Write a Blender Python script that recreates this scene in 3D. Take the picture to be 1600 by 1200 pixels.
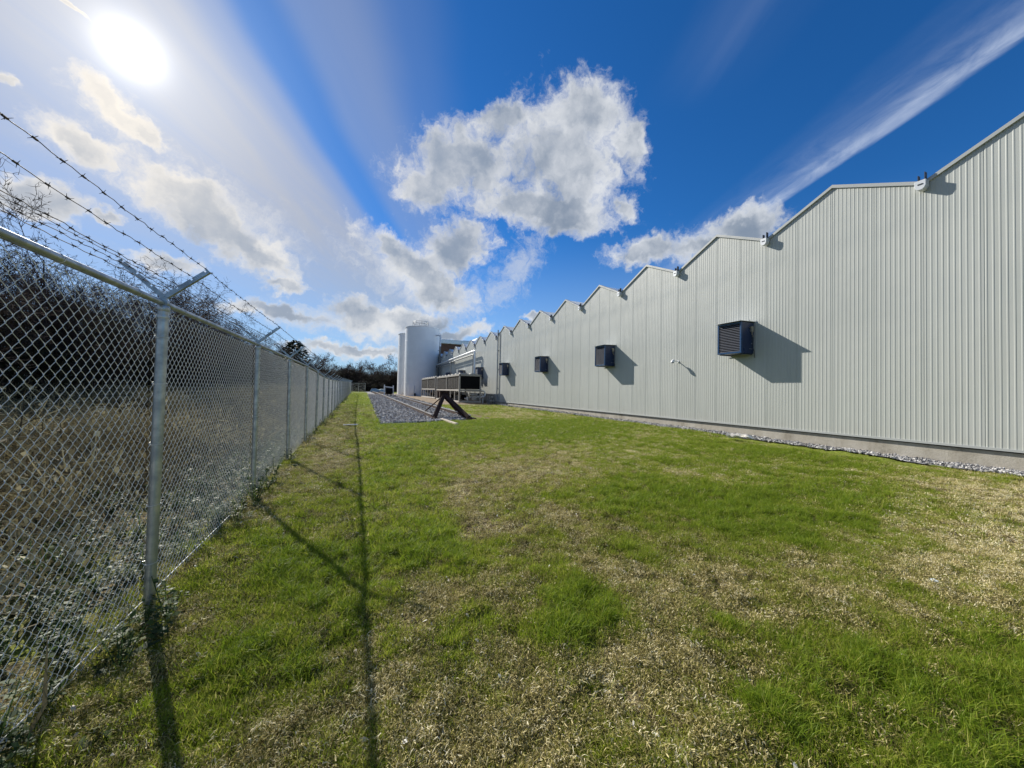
import bpy, math, random
import numpy as np
from mathutils import Vector, Matrix, Euler

random.seed(7)
RNG = np.random.default_rng(11)
for o in list(bpy.data.objects):
    bpy.data.objects.remove(o)
SC = bpy.context.scene
COL = SC.collection
rad = math.radians

# ------------------------------------------------------------------ camera
CAM_Z = 1.3554
YAW, PITCH, ROLL = 0.4025, 0.0201, 0.0204
cam_data = bpy.data.cameras.new("camera")
cam = bpy.data.objects.new("camera", cam_data)
COL.objects.link(cam)
_f = Vector((math.sin(YAW) * math.cos(PITCH), math.cos(YAW) * math.cos(PITCH), math.sin(PITCH)))
_r = Vector((math.cos(YAW), -math.sin(YAW), 0))
_u = _r.cross(_f)
_r2 = math.cos(ROLL) * _r + math.sin(ROLL) * _u
_u2 = -math.sin(ROLL) * _r + math.cos(ROLL) * _u
M3 = Matrix((_r2, _u2, -_f)).transposed()
cam.matrix_world = Matrix.Translation((0, 0, CAM_Z)) @ M3.to_4x4()
cam_data.sensor_width = 36.0
cam_data.lens = 36.0 * 563.74 / 1600.0
cam_data.clip_start = 0.05
cam_data.clip_end = 4000
SC.camera = cam

# ------------------------------------------------------------------ light
SUN_AZ, SUN_EL = rad(-24.5), rad(32.4)          # azimuth from +Y, clockwise
SUN_DIR = Vector((math.sin(SUN_AZ) * math.cos(SUN_EL), math.cos(SUN_AZ) * math.cos(SUN_EL), math.sin(SUN_EL)))
sun_data = bpy.data.lights.new("sun", 'SUN')
sun_data.energy = 5.0
sun_data.angle = rad(0.55)
sun_data.color = (1.0, 0.95, 0.86)
sun = bpy.data.objects.new("sun", sun_data)
sun.rotation_euler = SUN_DIR.to_track_quat('Z', 'Y').to_euler()
sun.location = (-10, 20, 30)
COL.objects.link(sun)

SC.view_settings.view_transform = 'Standard'
SC.view_settings.look = 'None'
EXPO = 0.38
SC.view_settings.exposure = EXPO
SC.view_settings.gamma = 1.0
SC.view_settings.use_curve_mapping = False

# ------------------------------------------------------------------ node helper
class NT:
    def __init__(self, tree):
        self.t = tree
        self.n = tree.nodes
        self.l = tree.links
    def new(self, typ, **kw):
        nd = self.n.new(typ)
        for k, v in kw.items():
            setattr(nd, k, v)
        return nd
    def put(self, sock, v):
        if hasattr(v, 'is_linked') or isinstance(v, bpy.types.NodeSocket):
            self.l.new(v, sock)
        else:
            if sock.type == 'RGBA' and len(v) == 3: v = (*v, 1)
            sock.default_value = v
    def m(self, op, a, b=None, c=None, clamp=False):
        nd = self.new('ShaderNodeMath', operation=op)
        nd.use_clamp = clamp
        self.put(nd.inputs[0], a)
        if b is not None: self.put(nd.inputs[1], b)
        if c is not None: self.put(nd.inputs[2], c)
        return nd.outputs[0]
    def vm(self, op, a, b=None, scale=None):
        nd = self.new('ShaderNodeVectorMath', operation=op)
        self.put(nd.inputs[0], a)
        if b is not None: self.put(nd.inputs[1], b)
        if scale is not None: self.put(nd.inputs['Scale'], scale)
        return nd.outputs['Value'] if op in ('DOT_PRODUCT', 'LENGTH', 'DISTANCE') else nd.outputs[0]
    def smooth(self, v, a, b, lo=0.0, hi=1.0):
        nd = self.new('ShaderNodeMapRange', interpolation_type='SMOOTHSTEP')
        self.put(nd.inputs[0], v)
        nd.inputs[1].default_value = a; nd.inputs[2].default_value = b
        nd.inputs[3].default_value = lo; nd.inputs[4].default_value = hi
        return nd.outputs[0]
    def lin(self, v, a, b, lo=0.0, hi=1.0):
        nd = self.new('ShaderNodeMapRange')
        self.put(nd.inputs[0], v)
        nd.inputs[1].default_value = a; nd.inputs[2].default_value = b
        nd.inputs[3].default_value = lo; nd.inputs[4].default_value = hi
        return nd.outputs[0]
    def noise(self, vec, scale, detail=4, rough=0.55, dist=0.0, color=False, dim='3D'):
        nd = self.new('ShaderNodeTexNoise', noise_dimensions=dim)
        if vec is not None: self.put(nd.inputs['Vector'], vec)
        nd.inputs['Scale'].default_value = scale
        nd.inputs['Detail'].default_value = detail
        nd.inputs['Roughness'].default_value = rough
        nd.inputs['Distortion'].default_value = dist
        return nd.outputs['Color'] if color else nd.outputs['Fac']
    def mix(self, fac, a, b, mode='MIX'):
        nd = self.new('ShaderNodeMix', data_type='RGBA', blend_type=mode)
        self.put(nd.inputs[0], fac)
        self.put(nd.inputs[6], a)
        self.put(nd.inputs[7], b)
        return nd.outputs[2]
    def ramp(self, fac, stops, interp='LINEAR'):
        nd = self.new('ShaderNodeValToRGB')
        cr = nd.color_ramp
        cr.interpolation = interp
        while len(cr.elements) > 1: cr.elements.remove(cr.elements[-1])
        cr.elements[0].position = stops[0][0]
        cr.elements[0].color = _c4(stops[0][1])
        for p_, c_ in stops[1:]:
            e = cr.elements.new(p_); e.color = _c4(c_)
        self.put(nd.inputs[0], fac)
        return nd.outputs[0]

def _c4(c):
    if isinstance(c, (int, float)): return (c, c, c, 1)
    return (*c[:3], 1)

# ------------------------------------------------------------------ world: Nishita sky, cirrus veil, cumulus
# direction, main axis, half-length, half-width of every cumulus puff on the celestial sphere
PUFFS = [[0.4265, 0.7235, 0.5428, -0.8948, 0.425, 0.1366, 0.1619, 0.1247], [0.2083, 0.8239, 0.5271, -0.9418, 0.3143, -0.1191, 0.1433, 0.0859], [0.4307, 0.6655, 0.6096, -0.8868, 0.4375, 0.149, 0.0834, 0.0573], [0.5427, 0.6299, 0.5556, -0.5707, -0.2087, 0.7942, 0.0477, 0.0367], [0.4123, 0.7884, 0.4565, -0.9026, 0.4216, 0.087, 0.2045, 0.0549], [0.1423, 0.866, 0.4794, -0.8898, 0.3241, -0.3213, 0.0688, 0.0566], [0.5808, 0.6822, 0.4442, -0.8127, 0.517, 0.2686, 0.0327, 0.0246], [0.2878, 0.7433, 0.6038, -0.8869, 0.4448, -0.1248, 0.0712, 0.0353], [0.4764, 0.7713, 0.4221, -0.8639, 0.4998, 0.0618, 0.0632, 0.0325], [-0.2814, 0.9031, 0.3245, -0.8222, -0.4013, 0.4037, 0.1667, 0.0591], [-0.3136, 0.8753, 0.3681, -0.8683, -0.4212, 0.2619, 0.0883, 0.0367], [-0.2119, 0.9357, 0.2822, -0.8619, -0.315, 0.3974, 0.0902, 0.0388], [-0.3859, 0.8011, 0.4574, -0.6378, -0.59, 0.4952, 0.0665, 0.0249], [-0.3528, 0.8298, 0.4324, -0.686, -0.5436, 0.4836, 0.0368, 0.0178], [-0.4325, 0.8151, 0.3853, -0.8515, -0.5098, 0.1227, 0.0458, 0.027], [-0.4888, 0.8244, 0.2853, -0.8722, -0.4687, -0.1401, 0.0559, 0.0297], [-0.4236, 0.8581, 0.2903, -0.89, -0.3346, -0.3096, 0.0212, 0.0136], [-0.345, 0.9064, 0.2438, -0.9385, -0.3292, -0.1045, 0.0554, 0.0244], [-0.1606, 0.9599, 0.2297, -0.9869, -0.1588, -0.0264, 0.0499, 0.0202], [0.1273, 0.9403, 0.3157, -0.8553, -0.0571, 0.5149, 0.1396, 0.0456], [0.2246, 0.9021, 0.3684, -0.8542, 0.3642, -0.371, 0.0738, 0.0584], [0.1954, 0.9456, 0.26, -0.9368, 0.1015, 0.3347, 0.0821, 0.0402], [0.0637, 0.934, 0.3515, -0.9449, -0.0569, 0.3224, 0.0433, 0.0281], [-0.1671, 0.971, 0.1709, -0.9692, -0.1936, 0.1525, 0.1678, 0.0236], [0.0104, 0.9835, 0.1806, -0.9968, -0.0041, 0.0796, 0.0908, 0.0387], [0.1354, 0.9738, 0.1828, -0.9907, 0.1351, 0.0141, 0.1156, 0.0368], [-0.0023, 0.995, 0.0998, -1.0, -0.0015, -0.0084, 0.1697, 0.0178], [0.2191, 0.9634, 0.1544, -0.9613, 0.2402, -0.1347, 0.1378, 0.024], [0.6303, 0.6916, 0.3526, -0.7464, 0.6649, 0.0301, 0.0761, 0.027], [0.7197, 0.6015, 0.3468, -0.6393, 0.7689, -0.0069, 0.0517, 0.0201], [0.7681, 0.5209, 0.3725, -0.5677, 0.823, 0.0197, 0.0729, 0.0322], [0.4302, 0.8783, 0.2086, -0.8143, 0.4773, -0.3303, 0.0207, 0.012], [-0.4763, 0.7611, 0.4403, -0.6033, -0.6472, 0.466, 0.0139, 0.011], [-0.4072, 0.7299, 0.549, -0.7171, -0.6278, 0.3028, 0.0197, 0.0074]]
# the same kind of sky goes on outside the frame
for az, el, a, b in [(-60, 14, .16, .04), (-75, 30, .13, .06), (-110, 22, .17, .06), (-140, 38, .14, .07), (170, 20, .2, .06), (130, 34, .16, .07), (105, 16, .15, .04), (-30, 64, .12, .05), (100, 58, .13, .06), (-150, 9, .3, .025), (120, 8, .3, .025)]:
    a0, e0 = rad(az), rad(el)
    PUFFS.append([math.sin(a0) * math.cos(e0), math.cos(a0) * math.cos(e0), math.sin(e0), math.cos(a0), -math.sin(a0), 0.05, a, b])

# thin ragged scraps round and between the puffs
WISPS = [[0.3739, 0.8721, 0.3157, 0.434, -0.4653, 0.7714, 0.1502, 0.0637], [0.1209, 0.9814, 0.1488, -0.9891, 0.1317, -0.0652, 0.1998, 0.047], [-0.2412, 0.9105, 0.3358, -0.8422, -0.3684, 0.3938, 0.1826, 0.0995], [-0.3848, 0.8078, 0.4465, -0.5994, -0.5865, 0.5447, 0.0901, 0.052], [-0.436, 0.8148, 0.382, -0.8541, -0.5084, 0.1096, 0.064, 0.0435], [0.1132, 0.9498, 0.2917, -0.9181, -0.0122, 0.3962, 0.2052, 0.0817], [-0.1162, 0.9803, 0.1597, -0.988, -0.1306, 0.0827, 0.2374, 0.0457], [0.2461, 0.9393, 0.2391, -0.9608, 0.269, -0.0678, 0.1195, 0.0672], [0.7502, 0.56, 0.3517, -0.5895, 0.8073, -0.0281, 0.1401, 0.0491], [-0.4866, 0.8269, 0.2818, -0.8726, -0.445, -0.2011, 0.0705, 0.0374], [-0.0021, 0.9958, 0.0917, -0.9981, 0.0036, -0.0617, 0.186, 0.026]]
SKY_S = 0.1 / 2 ** EXPO
def build_world():
    w = bpy.data.worlds.new("World")
    SC.world = w
    w.use_nodes = True
    k = NT(w.node_tree)
    k.n.clear()
    out = k.new('ShaderNodeOutputWorld')
    bg = k.new('ShaderNodeBackground')
    bg.inputs['Strength'].default_value = SKY_S
    k.l.new(bg.outputs[0], out.inputs[0])
    sky = k.new('ShaderNodeTexSky', sky_type='NISHITA')
    sky.sun_disc = False
    sky.sun_elevation = SUN_EL
    sky.sun_rotation = SUN_AZ
    sky.air_density = 1.0; sky.dust_density = 0.15; sky.ozone_density = 3.0
    d = k.vm('NORMALIZE', k.new('ShaderNodeTexCoord').outputs['Generated'])
    sep = k.new('ShaderNodeSeparateXYZ'); k.l.new(d, sep.inputs[0])
    dx, dy, dz = sep.outputs
    cs = k.m('MINIMUM', k.vm('DOT_PRODUCT', d, tuple(SUN_DIR)), 0.999999)
    ang = k.m('MULTIPLY', k.m('ARCCOSINE', cs), 57.2958)       # degrees from the sun

    def E(v, s):   # v/strength
        return tuple(x / 0.1 * s for x in v)
    base = k.mix(1.0, sky.outputs[0], (0.46, 0.80, 1.20, 1), 'MULTIPLY')
    hs = k.new('ShaderNodeHueSaturation')
    hs.inputs['Saturation'].default_value = 1.08
    k.l.new(base, hs.inputs['Color'])
    base = hs.outputs[0]

    # cirrus in a flat layer high up: coordinates on that layer
    zc = k.m('MAXIMUM', dz, 0.06)
    px = k.m('DIVIDE', dx, zc); py = k.m('DIVIDE', dy, zc)
    v = k.m('SUBTRACT', k.m('MULTIPLY', px, 0.949), k.m('MULTIPLY', py, 0.316))
    al = k.m('ADD', k.m('MULTIPLY', px, 0.316), k.m('MULTIPLY', py, 0.949))
    cv = k.new('ShaderNodeCombineXYZ')
    k.put(cv.inputs[0], k.m('MULTIPLY', v, 3.2)); k.put(cv.inputs[1], k.m('MULTIPLY', al, 0.55))
    streak = k.noise(cv.outputs[0], 1.4, 7, 0.6, 0.6)
    cv2 = k.new('ShaderNodeCombineXYZ')
    k.put(cv2.inputs[0], px); k.put(cv2.inputs[1], py)
    soft = k.noise(cv2.outputs[0], 0.9, 5, 0.5, 0.4)
    vw = k.m('ADD', v, k.m('MULTIPLY', k.m('SUBTRACT', soft, 0.5), 0.17))
    t = k.lin(vw, -2.6, 0.4)                                   # 0..1 across the bands
    def T(x): return (x + 2.6) / 3.0
    veil = k.ramp(t, [(0.0, 0.50), (T(-1.9), 0.60), (T(-1.55), 0.68), (T(-1.1), 0.78), (T(-0.86), 0.72), (T(-0.74), 0.42), (T(-0.655), 0.06), (T(-0.60), 0.05), (T(-0.50), 0.26), (T(-0.38), 0.30), (T(-0.22), 0.10), (T(-0.05), 0.0)], 'EASE')
    veil = k.m('MULTIPLY', veil, k.lin(streak, 0.25, 0.7, 0.86, 1.10), clamp=True)
    veil = k.m('MULTIPLY', veil, k.smooth(dz, 0.05, 0.32, 0.55, 1.0))
    veil = k.m('MULTIPLY', veil, k.smooth(ang, 55, 110, 1.0, 0.35))
    # contrail gone wide, on the right
    v2 = k.m('SUBTRACT', k.m('MULTIPLY', px, 0.94), k.m('MULTIPLY', py, 0.343))
    v2w = k.m('ADD', v2, k.m('MULTIPLY', k.m('SUBTRACT', streak, 0.5), 0.16))
    trail = k.ramp(k.lin(v2w, 1.1, 1.6), [(0, 0), (0.15, 0.02), (0.42, 0.10), (0.54, 0.26), (0.62, 0.42), (0.67, 0.34), (0.74, 0.0)], 'EASE')
    al2 = k.m('ADD', k.m('MULTIPLY', px, 0.343), k.m('MULTIPLY', py, 0.94))
    trail = k.m('MULTIPLY', trail, k.smooth(al2, 3.4, 1.9))
    cvt = k.new('ShaderNodeCombineXYZ')
    k.put(cvt.inputs[0], k.m('MULTIPLY', v2, 4.0)); k.put(cvt.inputs[1], k.m('MULTIPLY', al2, 2.0))
    trail = k.m('MULTIPLY', trail, k.lin(k.noise(cvt.outputs[0], 2.0, 6, 0.65, 0.8), 0.3, 0.7, 0.35, 1.35), clamp=True)
    faint = k.ramp(k.lin(v2w, 0.45, 0.85), [(0, 0), (0.4, 0.04), (0.5, 0.06), (0.7, 0.01), (1, 0)], 'EASE')
    faint = k.m('MULTIPLY', faint, k.smooth(al2, 1.25, 0.9))
    thin = veil
    near = k.m('POWER', 2.718, k.m('MULTIPLY', ang, -1 / 17.0))
    vb = k.m('ADD', 0.44, k.m('MULTIPLY', near, 0.34))
    veil_col = k.mix(k.smooth(ang, 4, 38), E((1.0, 0.98, 0.96), 1), E((0.87, 0.92, 1.02), 1))
    veil_col = k.vm('SCALE', veil_col, scale=vb)
    c = k.mix(thin, base, veil_col)
    c = k.mix(k.m('MULTIPLY', k.m('MAXIMUM', trail, faint), 1.25, clamp=True), c, E((0.58, 0.67, 0.84), 1))
    # pale air low over the horizon
    low = k.smooth(dz, 0.42, 0.0)
    c = k.mix(k.m('MULTIPLY', low, 0.55), c, E((0.46, 0.61, 0.80), 1.0))

    # cumulus
    w0 = k.noise(d, 4.5, 2, 0.5, 0, True)
    w1 = k.noise(d, 13.0, 3, 0.55, 0, True)
    w2 = k.noise(d, 45.0, 3, 0.65, 0, True)
    H5 = (0.5, 0.5, 0.5)
    dw = k.vm('ADD', d, k.vm('SCALE', k.vm('SUBTRACT', w0, H5), scale=0.05))
    dw = k.vm('ADD', dw, k.vm('SCALE', k.vm('SUBTRACT', w1, H5), scale=0.075))
    dw = k.vm('ADD', dw, k.vm('SCALE', k.vm('SUBTRACT', w2, H5), scale=0.036))
    def field(blobs, vec, grow):
        L = None
        for (x, y, z, ax, ay, az_, a, b) in blobs:
            cx = Vector((x, y, z)).normalized()
            e1 = Vector((ax, ay, az_)); e1 = (e1 - cx * e1.dot(cx)).normalized()
            e2 = cx.cross(e1)
            R = Matrix((cx, e1, e2)).transposed()        # local->world
            mp = k.new('ShaderNodeMapping', vector_type='TEXTURE')
            k.l.new(vec, mp.inputs[0])
            mp.inputs['Rotation'].default_value = R.to_euler('XYZ')
            g = (.86 if x < -.1 and a > .08 else 1.0) if a > .1 or x < -.1 else grow
            mp.inputs['Scale'].default_value = (50.0, a * g, b * g)
            ln = k.vm('LENGTH', mp.outputs[0])
            L = ln if L is None else k.m('SMOOTH_MIN', L, ln, 0.3)
        return L
    # wisps first: streaky, half clear
    n3 = k.noise(dw, 26.0, 6, 0.68, 0.5)
    Lw = field(WISPS, dw, 1.0)
    wv = k.m('ADD', k.m('SUBTRACT', 1.0, Lw), k.m('MULTIPLY', k.m('SUBTRACT', n3, 0.5), 2.4))
    wa = k.m('MULTIPLY', k.smooth(wv, -0.1, 1.1), 0.62)
    c = k.mix(wa, c, k.mix(near, E((0.62, 0.68, 0.77), 1), E((0.98, 0.90, 0.80), 1)))
    L = field(PUFFS, dw, 1.22)
    F = k.m('SUBTRACT', 1.0, L)
    n1 = k.noise(dw, 14.0, 7, 0.60, 0.2)
    n2 = k.noise(dw, 50.0, 4, 0.65, 0.0)
    n1c = k.m('SUBTRACT', n1, 0.5); n2c = k.m('SUBTRACT', n2, 0.5)
    val = k.m('ADD', k.m('MULTIPLY', F, 1.25), k.m('ADD', k.m('MULTIPLY', n1c, 2.0), k.m('MULTIPLY', n2c, 0.7)))
    alpha = k.smooth(val, -0.30, 0.62)
    # how much cloud the sunlight crosses: thin rims shine, the thick middle is grey
    body = k.noise(d, 8.0, 3, 0.5, 0.2)
    puff = k.noise(dw, 22.0, 4, 0.5, 0.0)
    th = k.m('ADD', k.m('MULTIPLY', k.m('MINIMUM', F, 0.62), 1.15), k.m('ADD', k.m('MULTIPLY', k.m('SUBTRACT', puff, 0.5), 1.15), k.m('MULTIPLY', k.m('SUBTRACT', body, 0.5), 2.0)))
    thick = k.smooth(th, -0.15, 1.25)
    lit = k.mix(near, E((0.76, 0.79, 0.83), 1), E((1.0, 0.90, 0.76), 1))
    grey = k.mix(k.smooth(ang, 15, 50), E((0.20, 0.28, 0.41), 1), E((0.20, 0.26, 0.35), 1))
    ccol = k.mix(k.m('MULTIPLY', thick, k.m('SUBTRACT', 0.95, k.m('MULTIPLY', near, 0.7))), lit, grey)
    c = k.mix(k.m('MULTIPLY', alpha, 0.95), c, ccol)
    # aureole: sunlight scattered forward in the thin cloud
    g1 = k.m('MULTIPLY', k.m('POWER', 2.718, k.m('MULTIPLY', k.m('POWER', k.m('DIVIDE', ang, 1.8), 1.8), -1.0)), 1.1)
    g2 = k.m('MULTIPLY', k.m('POWER', 2.718, k.m('MULTIPLY', ang, -1 / 6.0)), 0.26)
    glow = k.vm('SCALE', E((1.0, 0.96, 0.88), 1), scale=k.m('ADD', g1, g2))
    c = k.vm('ADD', c, glow)
    k.l.new(c, bg.inputs[0])
    w.cycles.sampling_method = 'MANUAL'
    w.cycles.sample_map_resolution = 256
build_world()

# ------------------------------------------------------------------ materials
MATS = {}
def mat(name, color, rough=0.6, metal=0.0, spec=0.5, var=0.0, vscale=8.0, dark=None, bump=0.0, bscale=60.0, trans=0.0, detail=5):
    if name in MATS: return MATS[name]
    m = bpy.data.materials.new(name); m.use_nodes = True
    k = NT(m.node_tree); k.n.clear()
    out = k.new('ShaderNodeOutputMaterial')
    p = k.new('ShaderNodeBsdfPrincipled')
    p.inputs['Roughness'].default_value = rough
    p.inputs['Metallic'].default_value = metal
    p.inputs['Specular IOR Level'].default_value = spec
    geo = k.new('ShaderNodeTexCoord').outputs['Object']
    col = (*color, 1)
    if var > 0:
        n = k.noise(geo, vscale, detail, 0.6)
        f = k.smooth(n, 0.35, 0.68)
        dk = dark if dark else tuple(c * (1 - var) for c in color)
        c = k.mix(f, (*dk, 1), col)
        k.l.new(c, p.inputs['Base Color'])
        r = k.lin(n, 0.3, 0.7, min(1, rough + 0.12), max(0.05, rough - 0.08))
        k.l.new(r, p.inputs['Roughness'])
    else:
        p.inputs['Base Color'].default_value = col
    if bump > 0:
        b = k.new('ShaderNodeBump'); b.inputs['Strength'].default_value = bump; b.inputs['Distance'].default_value = 0.02
        k.l.new(k.noise(geo, bscale, 4, 0.6), b.inputs['Height'])
        k.l.new(b.outputs[0], p.inputs['Normal'])
    sh = p.outputs[0]
    if trans > 0:
        t = k.new('ShaderNodeBsdfTranslucent')
        t.inputs[0].default_value = col
        mx = k.new('ShaderNodeMixShader'); mx.inputs[0].default_value = trans
        k.l.new(sh, mx.inputs[1]); k.l.new(t.outputs[0], mx.inputs[2]); sh = mx.outputs[0]
    k.l.new(sh, out.inputs[0])
    MATS[name] = m
    return m

def plant_mat(name, stops, trans=0.4, rough=0.5, spec=0.35, tscale=1.0):
    """stops: colour ramp over the per-plant attribute 'tint'"""
    m = bpy.data.materials.new(name); m.use_nodes = True
    k = NT(m.node_tree); k.n.clear()
    out = k.new('ShaderNodeOutputMaterial')
    at = k.new('ShaderNodeAttribute', attribute_type='INSTANCER', attribute_name='tint')
    al = k.new('ShaderNodeAttribute', attribute_type='GEOMETRY', attribute_name='leaf')
    f = k.m('ADD', at.outputs['Fac'], k.m('MULTIPLY', k.m('SUBTRACT', al.outputs['Fac'], 0.5), 0.5), clamp=True)
    c = k.ramp(f, stops)
    p = k.new('ShaderNodeBsdfPrincipled')
    p.inputs['Roughness'].default_value = rough
    p.inputs['Specular IOR Level'].default_value = spec
    k.l.new(c, p.inputs['Base Color'])
    t = k.new('ShaderNodeBsdfTranslucent')
    k.l.new(c, t.inputs[0])
    mx = k.new('ShaderNodeMixShader'); mx.inputs[0].default_value = trans
    k.l.new(p.outputs[0], mx.inputs[1]); k.l.new(t.outputs[0], mx.inputs[2])
    k.l.new(mx.outputs[0], out.inputs[0])
    MATS[name] = m
    return m

# ------------------------------------------------------------------ mesh helpers
class MB:
    def __init__(s): s.v = []; s.f = []
    def add(s, vs, fs):
        b = len(s.v); s.v.extend([tuple(map(float, q)) for q in vs]); s.f.extend([tuple(b + i for i in f) for f in fs])
        return s
    def box(s, c, sz, rot=None):
        x, y, z = sz[0] / 2, sz[1] / 2, sz[2] / 2
        vs = [Vector(q) for q in ((-x, -y, -z), (x, -y, -z), (x, y, -z), (-x, y, -z), (-x, -y, z), (x, -y, z), (x, y, z), (-x, y, z))]
        if rot is not None:
            vs = [rot @ q for q in vs]
        vs = [(q[0] + c[0], q[1] + c[1], q[2] + c[2]) for q in vs]
        return s.add(vs, [(0, 3, 2, 1), (4, 5, 6, 7), (0, 1, 5, 4), (1, 2, 6, 5), (2, 3, 7, 6), (3, 0, 4, 7)])
    def bar(s, a, b, w, h, up=(0, 0, 1)):
        """box-section bar from a to b"""
        a = Vector(a); b = Vector(b); d = (b - a); L = d.length; d.normalize()
        u = Vector(up)
        if abs(u.dot(d)) > 0.98: u = Vector((1, 0, 0))
        sd = d.cross(u).normalized(); u = sd.cross(d).normalized()
        R = Matrix((sd, d, u)).transposed()
        return s.box((a + b) / 2, (w, L, h), R)
    def tube(s, pts, r, n=8, cap=True):
        pts = [Vector(q) for q in pts]
        if not isinstance(r, (list, tuple)): r = [r] * len(pts)
        vs = []; fs = []
        prev = None
        for i, q in enumerate(pts):
            if i == 0: t = pts[1] - q
            elif i == len(pts) - 1: t = q - pts[i - 1]
            else: t = (pts[i + 1] - pts[i - 1])
            t.normalize()
            if prev is None:
                a = Vector((0, 0, 1)) if abs(t.z) < 0.9 else Vector((1, 0, 0))
                u = t.cross(a).normalized()
            else:
                u = (prev - t * prev.dot(t))
                u = u.normalized() if u.length > 1e-6 else t.orthogonal().normalized()
            prev = u
            w = t.cross(u)
            for j in range(n):
                a = 2 * math.pi * j / n
                vs.append(q + (u * math.cos(a) + w * math.sin(a)) * r[i])
        for i in range(len(pts) - 1):
            for j in range(n):
                fs.append((i * n + j, i * n + (j + 1) % n, (i + 1) * n + (j + 1) % n, (i + 1) * n + j))
        if cap:
            fs.append(tuple(reversed(range(n)))); fs.append(tuple((len(pts) - 1) * n + j for j in range(n)))
        return s.add(vs, fs)
    def lathe(s, prof, c=(0, 0, 0), n=32):
        """profile of (r,z) turned about the vertical axis"""
        vs = []; fs = []
        for (r, z) in prof:
            for j in range(n):
                a = 2 * math.pi * j / n
                vs.append((c[0] + r * math.cos(a), c[1] + r * math.sin(a), c[2] + z))
        m = len(prof)
        for i in range(m - 1):
            for j in range(n):
                fs.append((i * n + j, i * n + (j + 1) % n, (i + 1) * n + (j + 1) % n, (i + 1) * n + j))
        fs.append(tuple(reversed(range(n)))); fs.append(tuple((m - 1) * n + j for j in range(n)))
        return s.add(vs, fs)
    def extrude(s, poly, axis, lo, hi):
        """closed 2-D polygon pushed along axis 'x','y' or 'z'"""
        n = len(poly)
        def P(q, t):
            return {'x': (t, q[0], q[1]), 'y': (q[0], t, q[1]), 'z': (q[0], q[1], t)}[axis]
        vs = [P(q, lo) for q in poly] + [P(q, hi) for q in poly]
        fs = [tuple(range(n)), tuple(reversed(range(n, 2 * n)))] + [(i, n + i, n + (i + 1) % n, (i + 1) % n) for i in range(n)]
        return s.add(vs, fs)
    def mesh(s, name):
        me = bpy.data.meshes.new(name); me.from_pydata(s.v, [], s.f); me.update()
        return me

def fix(me, smooth=None, bevel=None):
    import bmesh
    bm = bmesh.new(); bm.from_mesh(me)
    bmesh.ops.recalc_face_normals(bm, faces=bm.faces)
    if bevel:
        es = [e for e in bm.edges if len(e.link_faces) == 2 and e.calc_face_angle(0) > 0.6]
        if es:
            bmesh.ops.bevel(bm, geom=es, offset=bevel, segments=1, affect='EDGES', profile=0.5, clamp_overlap=True)
    bm.to_mesh(me); bm.free()
    if smooth:
        me.polygons.foreach_set('use_smooth', [True] * len(me.polygons))
        try: me.set_sharp_from_angle(angle=rad(smooth))
        except Exception: pass
    return me

def obj(name, mb, m, parent=None, loc=(0, 0, 0), smooth=None, bevel=None, kind=None, rot=None):
    me = fix(mb.mesh(name), smooth, bevel) if isinstance(mb, MB) else mb
    if m is not None and not me.materials: me.materials.append(m)
    o = bpy.data.objects.new(name, me); COL.objects.link(o)
    o.location = loc
    if rot: o.rotation_euler = rot
    if parent: o.parent = parent
    if kind: o['kind'] = kind
    return o
def thing(name, label, cat, loc=(0, 0, 0), group=None, rotz=0.0):
    o = bpy.data.objects.new(name, None); COL.objects.link(o)
    o.empty_display_size = 0.2
    o.location = loc; o.rotation_euler = (0, 0, rotz)
    return tag(o, label, cat, group)
def tag(o, label, cat, group=None):
    o['label'] = label; o['category'] = cat
    if group: o['group'] = group
    return o
def share(name, me, parent, loc, rot=(0, 0, 0), scale=(1, 1, 1)):
    o = bpy.data.objects.new(name, me); COL.objects.link(o)
    o.parent = parent; o.location = loc; o.rotation_euler = rot; o.scale = scale
    return o
def copy_tree(o, parent=None):
    c = o.copy(); COL.objects.link(c)
    if parent: c.parent = parent
    for ch in list(o.children): copy_tree(ch, c)
    return c

# ------------------------------------------------------------------ terrain
def _hash(ix, iy, s):
    h = (ix.astype(np.int64) * 374761393 + iy.astype(np.int64) * 668265263 + s * 974634777) & 0xFFFFFFFF
    h = ((h ^ (h >> 13)) * 1274126177) & 0xFFFFFFFF
    return ((h ^ (h >> 16)) & 0xFFFF) / 65535.0
def vnoise(x, y, s=0):
    x = np.asarray(x, float); y = np.asarray(y, float)
    ix = np.floor(x); iy = np.floor(y); fx = x - ix; fy = y - iy
    fx = fx * fx * (3 - 2 * fx); fy = fy * fy * (3 - 2 * fy)
    a = _hash(ix, iy, s); b = _hash(ix + 1, iy, s); c = _hash(ix, iy + 1, s); d = _hash(ix + 1, iy + 1, s)
    return (a * (1 - fx) + b * fx) * (1 - fy) + (c * (1 - fx) + d * fx) * fy
def fbm(x, y, s=0, o=4):
    v = 0; a = .5; t = 0
    for i in range(o):
        v = v + a * vnoise(x * 2 ** i, y * 2 ** i, s + i * 17); t += a; a *= .5
    return v / t
def sstep(x, a, b):
    t = np.clip((np.asarray(x, float) - a) / (b - a), 0, 1); return t * t * (3 - 2 * t)
def gbase(x, y):
    x = np.asarray(x, float); y = np.asarray(y, float)
    g = np.interp(y, [-50, 3, 7, 15, 28, 50, 67, 95, 400], [0, 0, .06, .09, .2, .36, .48, .58, .9])
    g = g + .07 * sstep(x, 2, 9) * (1 - sstep(y, 12, 30))
    g = g + .55 * sstep(-x, 2.0, 9.5) + 1.2 * sstep(-x, 15, 60)
    return g
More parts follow.
